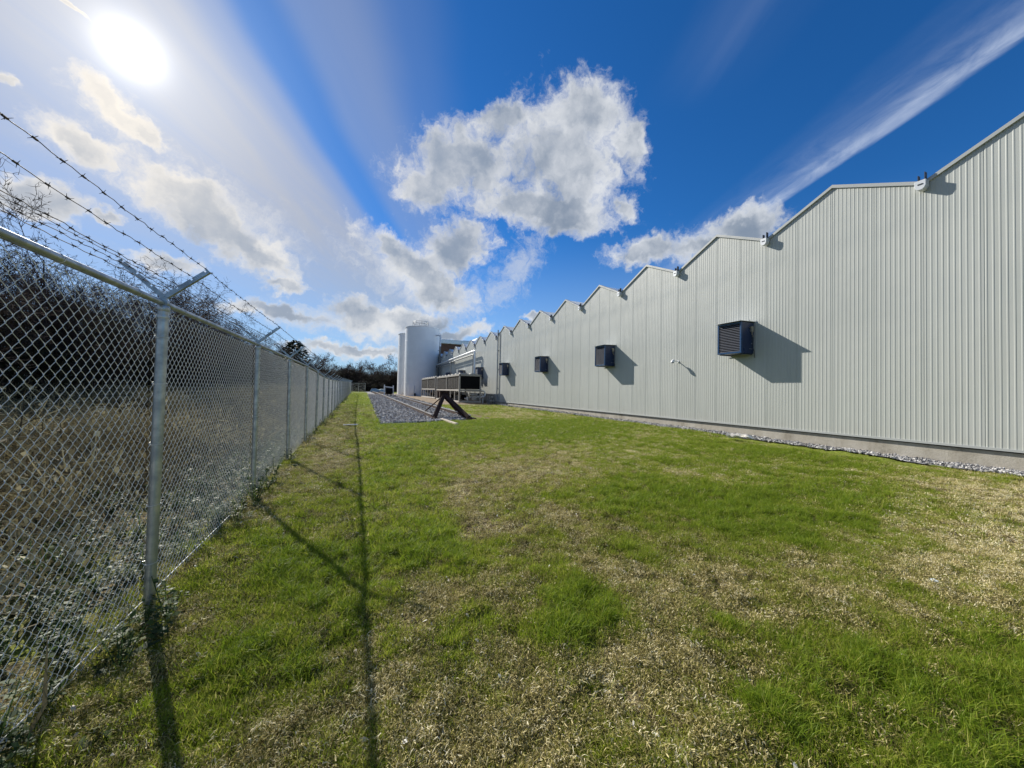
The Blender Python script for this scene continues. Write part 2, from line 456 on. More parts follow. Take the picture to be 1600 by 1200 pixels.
def gz(x, y):
    x = np.asarray(x, float); y = np.asarray(y, float)
    near = 1 - sstep(np.hypot(x, y), 14, 30)
    g = gbase(x, y) + (fbm(x * .9, y * .9, 3, 3) - .5) * .06
    return g + near * ((fbm(x * 4, y * 4, 5, 2) - .5) * .04 + (vnoise(x * 9, y * 9, 9) - .5) * .022)
def G1(x, y): return float(gz(np.array([x]), np.array([y]))[0])

TAN = [(7.82,1.99,1.16,2.25,0.25),(5.50,1.33,0.58,1.63,0.24),(4.12,1.23,0.46,0.80,0.29),(3.04,1.33,0.49,0.43,0.41),(2.63,1.61,0.50,0.31,0.55),(1.63,1.46,0.39,0.34,0.74),(0.93,1.38,0.34,0.29,0.99),(0.47,1.42,0.37,0.27,1.27),(2.61,5.51,1.21,1.12,1.13),(1.33,4.54,0.50,0.60,1.29),(1.26,3.57,0.53,0.38,1.24),(2.12,3.47,0.36,0.39,1.03),(1.81,2.21,0.44,0.31,0.89),(0.54,2.19,0.31,0.27,1.34),(-0.39,7.30,0.45,1.32,1.63),(-0.82,9.96,0.74,1.44,1.66),(-0.85,2.65,0.22,0.31,1.89),(0.20,1.74,0.20,0.23,1.48),(4.89,4.29,0.66,0.51,0.72),(3.46,1.81,0.33,0.23,0.48),(6.13,15.85,1.90,1.95,1.20),(-.6,13,.5,3,1.6)]
GRN = [(2.13,1.06,0.52,0.34,0.46),(2.34,0.82,0.36,0.44,0.34),(1.20,1.80,0.19,0.43,0.99),(1.06,1.58,0.13,0.19,0.99),(4.36,3.50,1.48,1.56,0.68),(2.99,3.67,0.66,0.88,0.89),(6.57,2.74,0.79,2.07,0.40),(3.20,0.96,0.47,0.57,0.29),(8.36,4.62,2.10,1.36,0.51),(5.03,11.74,3.90,2.72,1.17),(0.91,6.90,0.58,2.00,1.44),(-0.42,2.95,0.44,0.63,1.72),(-0.61,2.33,0.20,0.37,1.84),(0.70,3.41,0.36,0.65,1.38),(2.92,0.71,0.20,0.43,0.24),(1.60,0.97,0.32,0.22,0.55),(3.61,2.52,0.69,0.55,0.61)]
def lush(x, y):
    """0 = bare straw, 1 = thick green grass"""
    x = np.asarray(x, float); y = np.asarray(y, float)
    wx = x + (fbm(x * 1.7, y * 1.7, 31, 3) - .5) * .5; wy = y + (fbm(x * 1.7, y * 1.7, 41, 3) - .5) * .5
    v = .55 + .16 * sstep(y, 5, 12) - .10 * sstep(-x, -.6, .6) + (fbm(x * .8, y * .8, 21, 4) - .5) * .55 + (fbm(x * 4, y * 4, 25, 4) - .5) * .9
    for sgn, L in ((-.50, TAN), (.48, GRN)):
        acc = np.zeros_like(x)
        for (cx, cy, a, b, th) in L:
            ux, uy = wx - cx, wy - cy
            q = ((ux * math.sin(th) - uy * math.cos(th)) / a) ** 2 + ((ux * math.cos(th) + uy * math.sin(th)) / b) ** 2
            acc = np.maximum(acc, np.exp(-q * .8))
        v = v + sgn * acc
    return np.clip(v, 0, 1)

def axis(dense, far):
    return np.array(sorted(set(list(dense) + list(far))))
def build_ground():
    xs = np.concatenate([[-900, -500, -300, -180, -110, -70, -45, -32, -24, -18, -14.5], np.arange(-12, -2, .5), np.arange(-2, 5, .07), np.arange(5, 11.6, .13), [12.5, 14, 17, 22, 30, 45, 70, 110, 180, 300, 500, 900]])
    ys = np.concatenate([[-300, -150, -80, -40, -20, -12, -7, -4, -2], np.arange(-1, 7, .07), np.arange(7, 16, .2), np.arange(16, 32, .6), np.arange(32, 100, 3), [105, 125, 160, 220, 320, 500, 800, 1500]])
    X, Y = np.meshgrid(xs, ys)
    Z = gz(X.ravel(), Y.ravel())
    co = np.stack([X.ravel(), Y.ravel(), Z], 1)
    nx, ny = len(xs), len(ys)
    i = np.arange(nx * ny).reshape(ny, nx)
    f = np.stack([i[:-1, :-1], i[:-1, 1:], i[1:, 1:], i[1:, :-1]], -1).reshape(-1, 4)
    me = bpy.data.meshes.new("ground")
    me.from_pydata(co.tolist(), [], f.tolist())
    a = me.attributes.new('lush', 'FLOAT', 'POINT')
    a.data.foreach_set('value', lush(X.ravel(), Y.ravel()).astype(np.float32))
    me.polygons.foreach_set('use_smooth', [True] * len(me.polygons))
    m = bpy.data.materials.new('lawn_soil'); m.use_nodes = True
    k = NT(m.node_tree); k.n.clear()
    out = k.new('ShaderNodeOutputMaterial'); p = k.new('ShaderNodeBsdfPrincipled')
    p.inputs['Roughness'].default_value = .95; p.inputs['Specular IOR Level'].default_value = .1
    P = k.new('ShaderNodeTexCoord').outputs['Object']
    at = k.new('ShaderNodeAttribute', attribute_type='GEOMETRY', attribute_name='lush').outputs['Fac']
    n1 = k.noise(P, 22, 6, .7); n2 = k.noise(P, 90, 5, .7); n3 = k.noise(P, 3, 5, .6)
    sp = k.new('ShaderNodeSeparateXYZ'); k.l.new(P, sp.inputs[0])
    st = k.m('ADD', k.m('MULTIPLY', n1, .6), k.m('MULTIPLY', n2, .5))
    straw = k.ramp(st, [(.42, (.022, .016, .009)), (.52, (.10, .076, .038)), (.62, (.36, .29, .15)), (.75, (.56, .47, .28))])
    green = k.ramp(st, [(.40, (.028, .034, .008)), (.5, (.11, .135, .022)), (.60, (.26, .31, .042)), (.75, (.44, .44, .12))])
    f = k.smooth(k.m('ADD', at, k.m('MULTIPLY', k.m('SUBTRACT', n3, .5), .35)), .28, .66)
    c = k.mix(f, straw, green)
    # beyond the fence: damp leaf mould under the thicket
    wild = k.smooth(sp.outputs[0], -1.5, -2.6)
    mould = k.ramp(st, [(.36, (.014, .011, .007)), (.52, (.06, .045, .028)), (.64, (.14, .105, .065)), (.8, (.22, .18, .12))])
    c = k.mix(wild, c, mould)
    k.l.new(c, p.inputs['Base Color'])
    b = k.new('ShaderNodeBump'); b.inputs['Strength'].default_value = .9; b.inputs['Distance'].default_value = .03
    k.l.new(st, b.inputs['Height']); k.l.new(b.outputs[0], p.inputs['Normal'])
    k.l.new(p.outputs[0], out.inputs[0])
    me.materials.append(m)
    o = bpy.data.objects.new('ground', me); COL.objects.link(o); o['kind'] = 'structure'
build_ground()

# ------------------------------------------------------------------ scatter (one object of kind stuff each)
def template(name, mb, m, leaf=None, smooth=False):
    me = mb.mesh(name)
    if leaf is not None:
        a = me.attributes.new('leaf', 'FLOAT', 'FACE')
        a.data.foreach_set('value', np.array(leaf, np.float32))
    me.materials.append(m)
    if smooth: me.polygons.foreach_set('use_smooth', [True] * len(me.polygons))
    return me
def scatter(name, meshes, pts, rot, scl, tint, idx):
    n = len(pts)
    col = bpy.data.collections.new(name + '_pieces')
    for i, me in enumerate(meshes):
        col.objects.link(bpy.data.objects.new('%s_piece_%02d' % (name, i), me))
    me = bpy.data.meshes.new(name)
    me.vertices.add(n); me.vertices.foreach_set('co', np.asarray(pts, np.float32).ravel())
    a = me.attributes.new('rot', 'FLOAT_VECTOR', 'POINT'); a.data.foreach_set('vector', np.asarray(rot, np.float32).ravel())
    a = me.attributes.new('scl', 'FLOAT_VECTOR', 'POINT'); a.data.foreach_set('vector', np.asarray(scl, np.float32).ravel())
    a = me.attributes.new('tint', 'FLOAT', 'POINT'); a.data.foreach_set('value', np.asarray(tint, np.float32))
    a = me.attributes.new('idx', 'INT', 'POINT'); a.data.foreach_set('value', np.asarray(idx, np.int32))
    o = bpy.data.objects.new(name, me); COL.objects.link(o); o['kind'] = 'stuff'
    ng = bpy.data.node_groups.new(name + '_scatter', 'GeometryNodeTree')
    ng.interface.new_socket('Geometry', in_out='INPUT', socket_type='NodeSocketGeometry')
    ng.interface.new_socket('Geometry', in_out='OUTPUT', socket_type='NodeSocketGeometry')
    N = ng.nodes; Lk = ng.links
    gi = N.new('NodeGroupInput'); go = N.new('NodeGroupOutput')
    ip = N.new('GeometryNodeInstanceOnPoints')
    ci = N.new('GeometryNodeCollectionInfo')
    ci.inputs['Collection'].default_value = col
    ci.inputs['Separate Children'].default_value = True
    ci.inputs['Reset Children'].default_value = True
    def attr(nm, typ):
        nd = N.new('GeometryNodeInputNamedAttribute'); nd.data_type = typ; nd.inputs['Name'].default_value = nm
        return nd.outputs['Attribute']
    er = N.new('FunctionNodeEulerToRotation')
    Lk.new(attr('rot', 'FLOAT_VECTOR'), er.inputs[0])
    Lk.new(gi.outputs[0], ip.inputs['Points'])
    Lk.new(ci.outputs[0], ip.inputs['Instance'])
    ip.inputs['Pick Instance'].default_value = True
    Lk.new(attr('idx', 'INT'), ip.inputs['Instance Index'])
    Lk.new(er.outputs[0], ip.inputs['Rotation'])
    Lk.new(attr('scl', 'FLOAT_VECTOR'), ip.inputs['Scale'])
    Lk.new(ip.outputs[0], go.inputs[0])
    md = o.modifiers.new('scatter', 'NODES'); md.node_group = ng
    return o

def blade_tuft(n, h, spread, w, lean, seed, seg=3):
    r = random.Random(seed); mb = MB(); leaf = []
    for i in range(n):
        a = r.uniform(0, 2 * math.pi); d = spread * math.sqrt(r.random())
        bx, by = d * math.cos(a), d * math.sin(a)
        la = r.uniform(0, 2 * math.pi); ll = lean * r.uniform(.3, 1.3)
        hh = h * r.uniform(.5, 1.15); ww = w * r.uniform(.6, 1.2)
        wa = r.uniform(0, math.pi); wx, wy = math.cos(wa) * ww / 2, math.sin(wa) * ww / 2
        vs = []
        for s in range(seg + 1):
            t = s / seg
            ox = ll * hh * t * t; zz = hh * (t - .35 * ll * t * t)
            cx, cy = bx + ox * math.cos(la), by + ox * math.sin(la)
            k_ = (1 - t) ** .6
            if s < seg:
                vs += [(cx - wx * k_, cy - wy * k_, zz), (cx + wx * k_, cy + wy * k_, zz)]
            else:
                vs.append((cx, cy, zz))
        fs = [(2 * s, 2 * s + 1, 2 * s + 3, 2 * s + 2) for s in range(seg - 1)] + [(2 * seg - 2, 2 * seg - 1, 2 * seg)]
        mb.add(vs, fs); q = r.random(); leaf += [q] * len(fs)
    return mb, leaf
def thatch_mat(n, R, seed):
    r = random.Random(seed); mb = MB(); leaf = []
    for i in range(n):
        a = r.uniform(0, 2 * math.pi); d = R * math.sqrt(r.random())
        c = Vector((d * math.cos(a), d * math.sin(a), r.uniform(.002, .02)))
        L = r.uniform(.007, .030); w = r.uniform(.0016, .0045); th = r.uniform(0, 2 * math.pi); tilt = r.uniform(-.6, .6); curl = r.uniform(-.02, .012)
        dr = Vector((math.cos(th) * math.cos(tilt), math.sin(th) * math.cos(tilt), math.sin(tilt)))
        sd = Vector((-math.sin(th), math.cos(th), r.uniform(-.7, .7))).normalized() * w / 2
        m_ = c + Vector((0, 0, -curl * .5))
        p0 = c - dr * L / 2; p2 = c + dr * L / 2
        mb.add([p0 - sd * .6, p0 + sd * .6, m_ + sd, m_ - sd, p2 + sd * .4, p2 - sd * .4], [(0, 1, 2, 3), (3, 2, 4, 5)])
        q = r.random(); leaf += [q, q]
    return mb, leaf
def rosette(n, L, w, seed, lift=.5):
    r = random.Random(seed); mb = MB(); leaf = []
    for i in range(n):
        th = 2 * math.pi * i / n + r.uniform(-.4, .4); l = L * r.uniform(.6, 1.1); e = lift * r.uniform(.4, 1.3)
        dr = Vector((math.cos(th), math.sin(th), 0)); sd = Vector((-math.sin(th), math.cos(th), r.uniform(-.3, .3))) * w * r.uniform(.6, 1.1)
        pts = [(0, 0, .12), (.35, e * .30, .8), (.7, e * .42, 1.0), (1.0, e * .34, .1)]
        vs = []
        for t, z, k_ in pts:
            c = dr * l * t + Vector((0, 0, z * l)); vs += [c - sd * k_ * .5, c + sd * k_ * .5]
        fs = [(0, 1, 3, 2), (2, 3, 5, 4), (4, 5, 7, 6)]
        mb.add(vs, fs); q = r.random(); leaf += [q] * 3
    return mb, leaf
def leafy_stem(seed, H, n, ls):
    """upright weed: stem with side leaves"""
    r = random.Random(seed); mb = MB(); leaf = []
    for s in range(r.randint(3, 5)):
        a = r.uniform(0, 6.28); ln = r.uniform(.1, .5); h = H * r.uniform(.5, 1.1)
        top = Vector((math.cos(a) * ln * h, math.sin(a) * ln * h, h)); w = Vector((.004, .002, 0))
        mb.add([-w, w, top + w * .4, top - w * .4], [(0, 1, 2, 3)]); leaf += [.2]
        for i in range(n):
            t = r.uniform(.15, 1); c = top * t; th = r.uniform(0, 6.28); l = ls * r.uniform(.6, 1.2)
            dr = Vector((math.cos(th), math.sin(th), r.uniform(-.3, .6))); sd = Vector((-math.sin(th), math.cos(th), r.uniform(-.5, .5))) * l * .28
            mb.add([c, c + dr * l * .5 + sd, c + dr * l, c + dr * l * .5 - sd], [(0, 1, 2, 3)]); leaf += [r.random()]
    return mb, leaf
def twig_clump(seed, R, n, w, leaves=0, ls=.05):
    r = random.Random(seed); mb = MB(); leaf = []
    for i in range(n):
        p = Vector((r.gauss(0, R * .45), r.gauss(0, R * .45), r.uniform(0, R * .7)))
        d = Vector((r.gauss(0, 1), r.gauss(0, 1), r.gauss(.2, .7))).normalized(); L = R * r.uniform(.3, .9)
        b = Vector((r.gauss(0, .25), r.gauss(0, .25), r.gauss(-.1, .2))) * L
        sd = d.orthogonal().normalized() * w * r.uniform(.5, 1.2)
        m_ = p + d * L * .5 + b * .5; e = p + d * L
        mb.add([p - sd, p + sd, m_ + sd * .8, m_ - sd * .8, e], [(0, 1, 2, 3), (3, 2, 4)]); q = r.uniform(0, .6); leaf += [q, q]
    for i in range(leaves):
        p = Vector((r.gauss(0, R * .4), r.gauss(0, R * .4), abs(r.gauss(R * .3, R * .3))))
        d = Vector((r.gauss(0, 1), r.gauss(0, 1), r.gauss(0, .7))).normalized() * ls * r.uniform(.5, 1.2)
        sd = d.orthogonal().normalized() * ls * .4
        mb.add([p, p + d * .5 + sd, p + d, p + d * .5 - sd], [(0, 1, 2, 3)]); leaf += [r.uniform(.5, 1)]
    return mb, leaf
def stone(seed, sq=.6):
    import bmesh
    bm = bmesh.new(); bmesh.ops.create_icosphere(bm, subdivisions=1, radius=.5)
    r = random.Random(seed)
    for v_ in bm.verts:
        v_.co *= r.uniform(.72, 1.2); v_.co.z *= sq
    me = bpy.data.meshes.new('stone'); bm.to_mesh(me); bm.free()
    return me

def spread(n, x0, x1, y0, y1):
    return RNG.uniform(x0, x1, n), RNG.uniform(y0, y1, n)
def on_lawn(x, y):
    t = sstep(y, 13.2, 14.2)
    left = np.where(y > 13.2, .75 + (y - 13.7) * .012, 99.)
    bal = (x > left + (vnoise(x * 3, y * 3, 77) - .5) * .5) & (x < 5.6) & (y > 13.35 + (x - 1.2) * .38)
    pad = (x > 5.3) & (y > 27.4)
    grav = (x > 10.30 - .006 * y + (vnoise(y * 2.5, x * 0, 5) - .5) * .16)
    return (x > -1.35) & (x < 10.9) & ~bal & ~pad & ~grav

def build_lawn():
    gm = plant_mat('grass_blade', [(0, (.17, .26, .018)), (.3, (.28, .355, .03)), (.55, (.40, .42, .07)), (.8, (.54, .49, .16)), (1, (.70, .62, .32))], .5, .5, .22)
    gm2 = plant_mat('thatch', [(0, (.05, .046, .015)), (.3, (.21, .19, .05)), (.55, (.46, .39, .15)), (.78, (.74, .64, .33)), (1, (.92, .84, .58))], .25, .7, .15)
    T = []
    for s in range(4):
        T.append(template('grass_tuft', *reversed_args(blade_tuft(15, .055, .035, .0042, .75, s), gm)))
    for s in range(2):
        T.append(template('grass_tuft', *reversed_args(blade_tuft(12, .085, .03, .0048, 1.0, 20 + s), gm)))
    X = []; Y = []; W = []
    for (n, y0, y1, x0, x1, w) in ((64000, .5, 3.2, -1.3, 5.2, 1.0), (56000, 3.2, 7.5, -1.3, 9.5, 1.25), (12000, -.5, 3.2, 5.2, 10.9, 1.25), (46000, 7.5, 15, -1.3, 10.9, 1.8), (30000, 15, 30, -1.3, 10.9, 2.8), (9000, 30, 70, -1.3, 1.8, 4.0)):
        x, y = spread(n, x0, x1, y0, y1)
        X.append(x); Y.append(y); W.append(np.full(n, w))
    x = np.concatenate(X); y = np.concatenate(Y); w = np.concatenate(W)
    lu = lush(x, y)
    clump = sstep(vnoise(x * 13, y * 13, 201) * .6 + vnoise(x * 5, y * 5, 203) * .4, .22, .62)
    clump = 1 - (1 - clump) * (1 - .5 * sstep(y, 6, 14))
    keep = on_lawn(x, y) & (RNG.random(len(x)) < np.clip(.36 + 1.0 * lu, 0, 1) * (.12 + 1.0 * clump))
    x, y, w, lu = x[keep], y[keep], w[keep], lu[keep]
    n = len(x)
    tall = (lu > .78) & (RNG.random(n) < .5)
    hz = (.45 + .85 * lu) * RNG.uniform(.7, 1.25, n)
    sc = np.stack([w, w, hz * np.minimum(w, 1.15)], 1)
    rot = np.stack([RNG.normal(0, .16, n), RNG.normal(0, .16, n), RNG.uniform(0, 6.28, n)], 1)
    tint = np.clip(.58 - .50 * lu + RNG.normal(0, .18, n), 0, 1)
    idx = np.where(tall, RNG.integers(4, 6, n), RNG.integers(0, 4, n))
    scatter('lawn_grass', T, np.stack([x, y, gz(x, y) - .004], 1), rot, sc, tint, idx)
    # dead clippings and straw lying flat
    T = [template('thatch_piece', *reversed_args(thatch_mat(26, .05, 50 + s), gm2)) for s in range(5)]
    X = []; Y = []; W = []
    for (n, y0, y1, x0, x1, w) in ((42000, .5, 3.2, -1.3, 5.2, 1.0), (26000, 3.2, 7.5, -1.3, 9.5, 1.3), (9000, -.5, 3.2, 5.2, 10.9, 1.3), (16000, 7.5, 15, -1.3, 10.9, 1.9), (6000, 15, 27, -1.3, 10.9, 2.8)):
        x, y = spread(n, x0, x1, y0, y1)
        X.append(x); Y.append(y); W.append(np.full(n, w))
    x = np.concatenate(X); y = np.concatenate(Y); w = np.concatenate(W)
    lu = lush(x, y)
    keep = on_lawn(x, y) & (RNG.random(len(x)) < np.clip(1.3 - 1.1 * lu, .30, 1) * (.15 + .95 * sstep(vnoise(x * 11, y * 11, 205) * .6 + vnoise(x * 27, y * 27, 207) * .4, .28, .62)))
    x, y, w, lu = x[keep], y[keep], w[keep], lu[keep]; n = len(x)
    rot = np.stack([RNG.normal(0, .2, n), RNG.normal(0, .2, n), RNG.uniform(0, 6.28, n)], 1)
    tint = np.clip(.56 - .35 * lu + .22 * sstep(x, 2.2, 5.5) + .12 * sstep(y, 3, 6) + RNG.normal(0, .24, n), 0, 1)
    sc = np.stack([w, w, w * RNG.uniform(.7, 1.6, n)], 1)
    lm = plant_mat('dead_leaf', [(0, (.30, .24, .14)), (.5, (.55, .50, .40)), (1, (.80, .78, .70))], .15, .6, .3)
    LT = [template('dead_leaf_piece', *reversed_args(rosette(1, .034, .013, 70 + q, .9), lm)) for q in range(4)]
    nl = 2600; lx, ly = spread(nl, -1.2, 7, .6, 9); ok = on_lawn(lx, ly) & (lush(lx, ly) < .8); lx, ly = lx[ok], ly[ok]; nl = len(lx)
    ls = RNG.uniform(.4, 1.25, nl)
    scatter('dead_leaves', LT, np.stack([lx, ly, gz(lx, ly) + .012], 1), np.stack([RNG.normal(0, .5, nl), RNG.normal(0, .5, nl), RNG.uniform(0, 6.28, nl)], 1), np.stack([ls, ls, ls], 1), np.clip(RNG.normal(.5, .3, nl), 0, 1), RNG.integers(0, 4, nl))
    scatter('dead_thatch', T, np.stack([x, y, gz(x, y)], 1), rot, sc, tint, RNG.integers(0, 5, n))
def reversed_args(t, m): return (t[0], m, t[1])
build_lawn()

# ------------------------------------------------------------------ big structure: the sawtooth greenhouse walls
WX = 10.937                     # wall plane
BAY, Y0V = 3.2, 3.577           # bay width, a valley
ZV, ZP, ZS = 5.94, 6.70, 0.459  # valley, ridge, foot of the cladding
M_clad = mat('cladding_paint', (.475, .49, .455), .42, .0, .5, .05, 1.2)
M_trim = mat('trim_paint', (.42, .435, .425), .4, 0, .5, .06, 3)
def _clad(m):
    k = NT(m.node_tree); p = [n for n in k.n if n.type == 'BSDF_PRINCIPLED'][0]
    geo = k.new('ShaderNodeNewGeometry').outputs['Position']
    mp = k.new('ShaderNodeMapping'); k.l.new(geo, mp.inputs[0]); mp.inputs['Scale'].default_value = (1, 7, .22)
    st = k.noise(mp.outputs[0], 1.3, 5, .62)
    blot = k.noise(geo, .35, 4, .55)
    rnd = k.new('ShaderNodeObjectInfo').outputs['Random']
    sp = k.new('ShaderNodeSeparateXYZ'); k.l.new(geo, sp.inputs[0])
    tone = k.m('ADD', k.lin(st, .3, .7, -.022, .016), k.m('ADD', k.lin(blot, .3, .7, -.018, .018), k.m('MULTIPLY', k.m('SUBTRACT', rnd, .5), .03)))
    splash = k.m('MULTIPLY', k.smooth(k.m('ADD', sp.outputs[2], k.m('MULTIPLY', st, .5)), 1.15, .55), .16)     # mud splashed up from the gravel
    c = k.vm('ADD', (.455, .472, .445), k.vm('SCALE', (1, 1, 1), scale=tone))
    c = k.mix(splash, c, (.33, .29, .22, 1))
    k.l.new(c, p.inputs['Base Color'])
    b = k.new('ShaderNodeBump'); b.inputs['Strength'].default_value = .12; b.inputs['Distance'].default_value = .02
    k.l.new(k.noise(geo, 2.2, 2, .5), b.inputs['Height']); k.l.new(b.outputs[0], p.inputs['Normal'])
_clad(M_clad)
M_conc = mat('foundation_concrete', (.42, .39, .33), .9, 0, .2, .0, 3, (.30, .27, .22), .35, 40)
def _conc(m):
    k = NT(m.node_tree); p = [n for n in k.n if n.type == 'BSDF_PRINCIPLED'][0]
    P = k.new('ShaderNodeTexCoord').outputs['Object']
    mp = k.new('ShaderNodeMapping'); k.l.new(P, mp.inputs[0]); mp.inputs['Scale'].default_value = (1, 1, .35)
    n = k.noise(mp.outputs[0], 1.6, 7, .65); n2 = k.noise(P, 14, 5, .7)
    c = k.ramp(k.m('ADD', k.m('MULTIPLY', n, .7), k.m('MULTIPLY', n2, .3)), [(.34, (.25, .225, .18)), (.46, (.38, .35, .29)), (.56, (.44, .41, .35)), (.7, (.50, .475, .42))])
    k.l.new(c, p.inputs['Base Color'])
_conc(M_conc)
M_dark = mat('gap_shade_paint', (.03, .03, .032), .8)
M_roof = mat('roof_glass', (.62, .68, .70), .18, 0, .6, .06, .6)
M_white = mat('white_paint', (.78, .79, .80), .35, 0, .5, .05, 3)
M_gutter = mat('gutter_metal', (.72, .74, .75), .35, .2, .5, .08, 9)
M_darkmetal = mat('dark_metal', (.05, .055, .06), .5, .4, .5, .2, 20)

def panel_mesh(zl, zr, w=.8):
    pts = [(0, .005), (.003, .005), (.007, 0)]
    n = 10; p = w / n
    for i in range(n):
        y = i * p + .012
        pts += [(y + .030, 0), (y + .036, -.0036), (y + .052, -.0036), (y + .058, 0)]
    pts = [q for q in pts if q[0] < w - .008] + [(w - .007, 0), (w - .003, .005), (w, .005)]
    mb = MB(); vs = []
    for y, x in pts:
        vs += [(x, y, 0), (x, y, zl + (zr - zl) * y / w - ZS)]
    k = len(pts)
    vs += [(.09, 0, 0), (.09, 0, zl - ZS), (.09, w, 0), (.09, w, zr - ZS)]
    b = 2 * k
    fs = [(2 * i, 2 * i + 1, 2 * i + 3, 2 * i + 2) for i in range(k - 1)]
    fs += [(b, b + 1, 1, 0), (2 * k - 2, 2 * k - 1, b + 3, b + 2), (b + 2, b + 3, b + 1, b)]
    fs += [tuple([1 + 2 * i for i in range(k)] + [b + 3, b + 1])]
    mb.add(vs, fs)
    me = mb.mesh('wall_panel'); fix(me); me.materials.append(M_clad)
    return me
QZ = [ZV, (ZV + ZP) / 2, ZP, (ZV + ZP) / 2, ZV]
PANELS = [panel_mesh(QZ[i] - .02, QZ[i + 1] - .02) for i in range(4)]

def slope_mesh(a, b, h):
    mb = MB(); x0, x1 = .012, 30.0
    mb.add([(x0, 0, a), (x1, 0, a), (x1, h, b), (x0, h, b), (x0, 0, a - .05), (x1, 0, a - .05), (x1, h, b - .05), (x0, h, b - .05)],
           [(0, 1, 2, 3), (7, 6, 5, 4), (0, 3, 7, 4), (1, 5, 6, 2), (0, 4, 5, 1), (3, 2, 6, 7)])
    me = fix(mb.mesh('roof_slope')); me.materials.append(M_roof); return me
def verge_mesh(a, b, h):
    mb = MB()
    def bar(dz0, dz1, x0, x1):
        mb.add([(x0, 0, a + dz0), (x1, 0, a + dz0), (x1, h, b + dz0), (x0, h, b + dz0), (x0, 0, a + dz1), (x1, 0, a + dz1), (x1, h, b + dz1), (x0, h, b + dz1)],
               [(3, 2, 1, 0), (4, 5, 6, 7), (0, 4, 7, 3), (1, 2, 6, 5), (0, 1, 5, 4), (3, 7, 6, 2)])
    bar(-.035, .035, -.045, .01); bar(.015, .048, -.03, .14)
    me = fix(mb.mesh('verge_trim')); me.materials.append(M_trim); return me
_sl = {}
def slope_pair(q, n):
    if (q, n) not in _sl:
        _sl[q, n] = (slope_mesh(QZ[q], QZ[q + n], .8 * n), verge_mesh(QZ[q], QZ[q + n], .8 * n))
    return _sl[q, n]
gmb = MB(); poly = [(-.085, .10), (-.085, -.02), (-.062, -.075), (-.03, -.10), (.03, -.10), (.062, -.075), (.085, -.02), (.085, .10)]
gmb.extrude(poly, 'x', -.17, -.02)
GUT = fix(gmb.mesh('gutter_end'), bevel=.006); GUT.materials.append(M_gutter)
smb = MB().box((-.174, 0, .015), (.008, .075, .022))
SLOT = fix(smb.mesh('overflow_slot')); SLOT.materials.append(M_darkmetal)
bmb = MB().box((-.07, -.05, .19), (.09, .012, .17)).box((-.07, .05, .17), (.09, .012, .13)).box((-.07, 0, .118), (.10, .11, .012))
BRK = fix(bmb.mesh('gutter_bracket')); BRK.materials.append(M_darkmetal)

def greenhouse(ya, npan, q0, label, end_lo, deep):
    t = thing('greenhouse_building', label, 'building', (WX, ya, 0))
    L = npan * .8
    for i in range(npan):
        share('wall_panel', PANELS[(q0 + i) % 4], t, (0, i * .8, ZS))
    i = 0
    while i < npan:
        q = (q0 + i) % 4
        n = 2 if (q % 2 == 0 and i + 2 <= npan) else 1
        sm, vm = slope_pair(q, n)
        share('roof_slope', sm, t, (0, i * .8, 0)); share('verge_trim', vm, t, (0, i * .8, 0))
        i += n
    for i in range(npan):
        if (q0 + i) % 4 == 0 and i > 0:
            g = share('gutter_end', GUT, t, (0, i * .8, ZV - .07))
            share('overflow_slot', SLOT, g, (0, 0, 0)); share('gutter_bracket', BRK, g, (0, 0, 0))
    obj('foundation', MB().box((.215, L / 2, -.10), (.37, L, 1.03)), M_conc, t)
    obj('painted_gap_shade', MB().box((.13, L / 2, ZS - .03), (.16, L - .02, .054)), M_dark, t)  # near-black strip: shade under the base trim put into the colour
    obj('base_trim', MB().box((-.012, L / 2, ZS + .004), (.036, L, .045)), M_trim, t)
    # the other outside walls, plain cladding
    obj('end_wall', MB().box((15.3, -.05 if end_lo else L + .05, 3.0), (30.2, .1, 5.9)), M_clad, t)
    obj('back_wall', MB().box((30.0, L / 2, 3.0), (.2, L, 5.9)), M_clad, t)
    return t
GH1 = greenhouse(Y0V - 3 * BAY, 43, 0, 'long pale grey ribbed greenhouse wall with sawtooth roofline, nearer block', True, 30)
obj('corner_trim', MB().box((-.03, 43 * .8 - .03, 3.35), (.05, .09, 5.78)), M_trim, GH1)
GH2 = greenhouse(Y0V - 3 * BAY + 43 * .8 + .09, 41, 3, 'further grey sawtooth greenhouse block beyond the downpipe, partly behind white tanks', False, 30)
dp = MB().tube([(-.10, 0.22, 6.55), (-.10, .22, .95), (-.10, .19, .82), (-.10, -.02, .66), (-.10, -.10, .60)], .055, 10)
obj('downpipe', dp, mat('pipe_grey', (.33, .35, .36), .4, .5, .5, .1, 6), GH2, smooth=40)
for z in (1.6, 3.2, 4.8, 6.2):
    obj('pipe_clip', MB().box((-.06, .22, z), (.13, .16, .04)), M_trim, GH2)

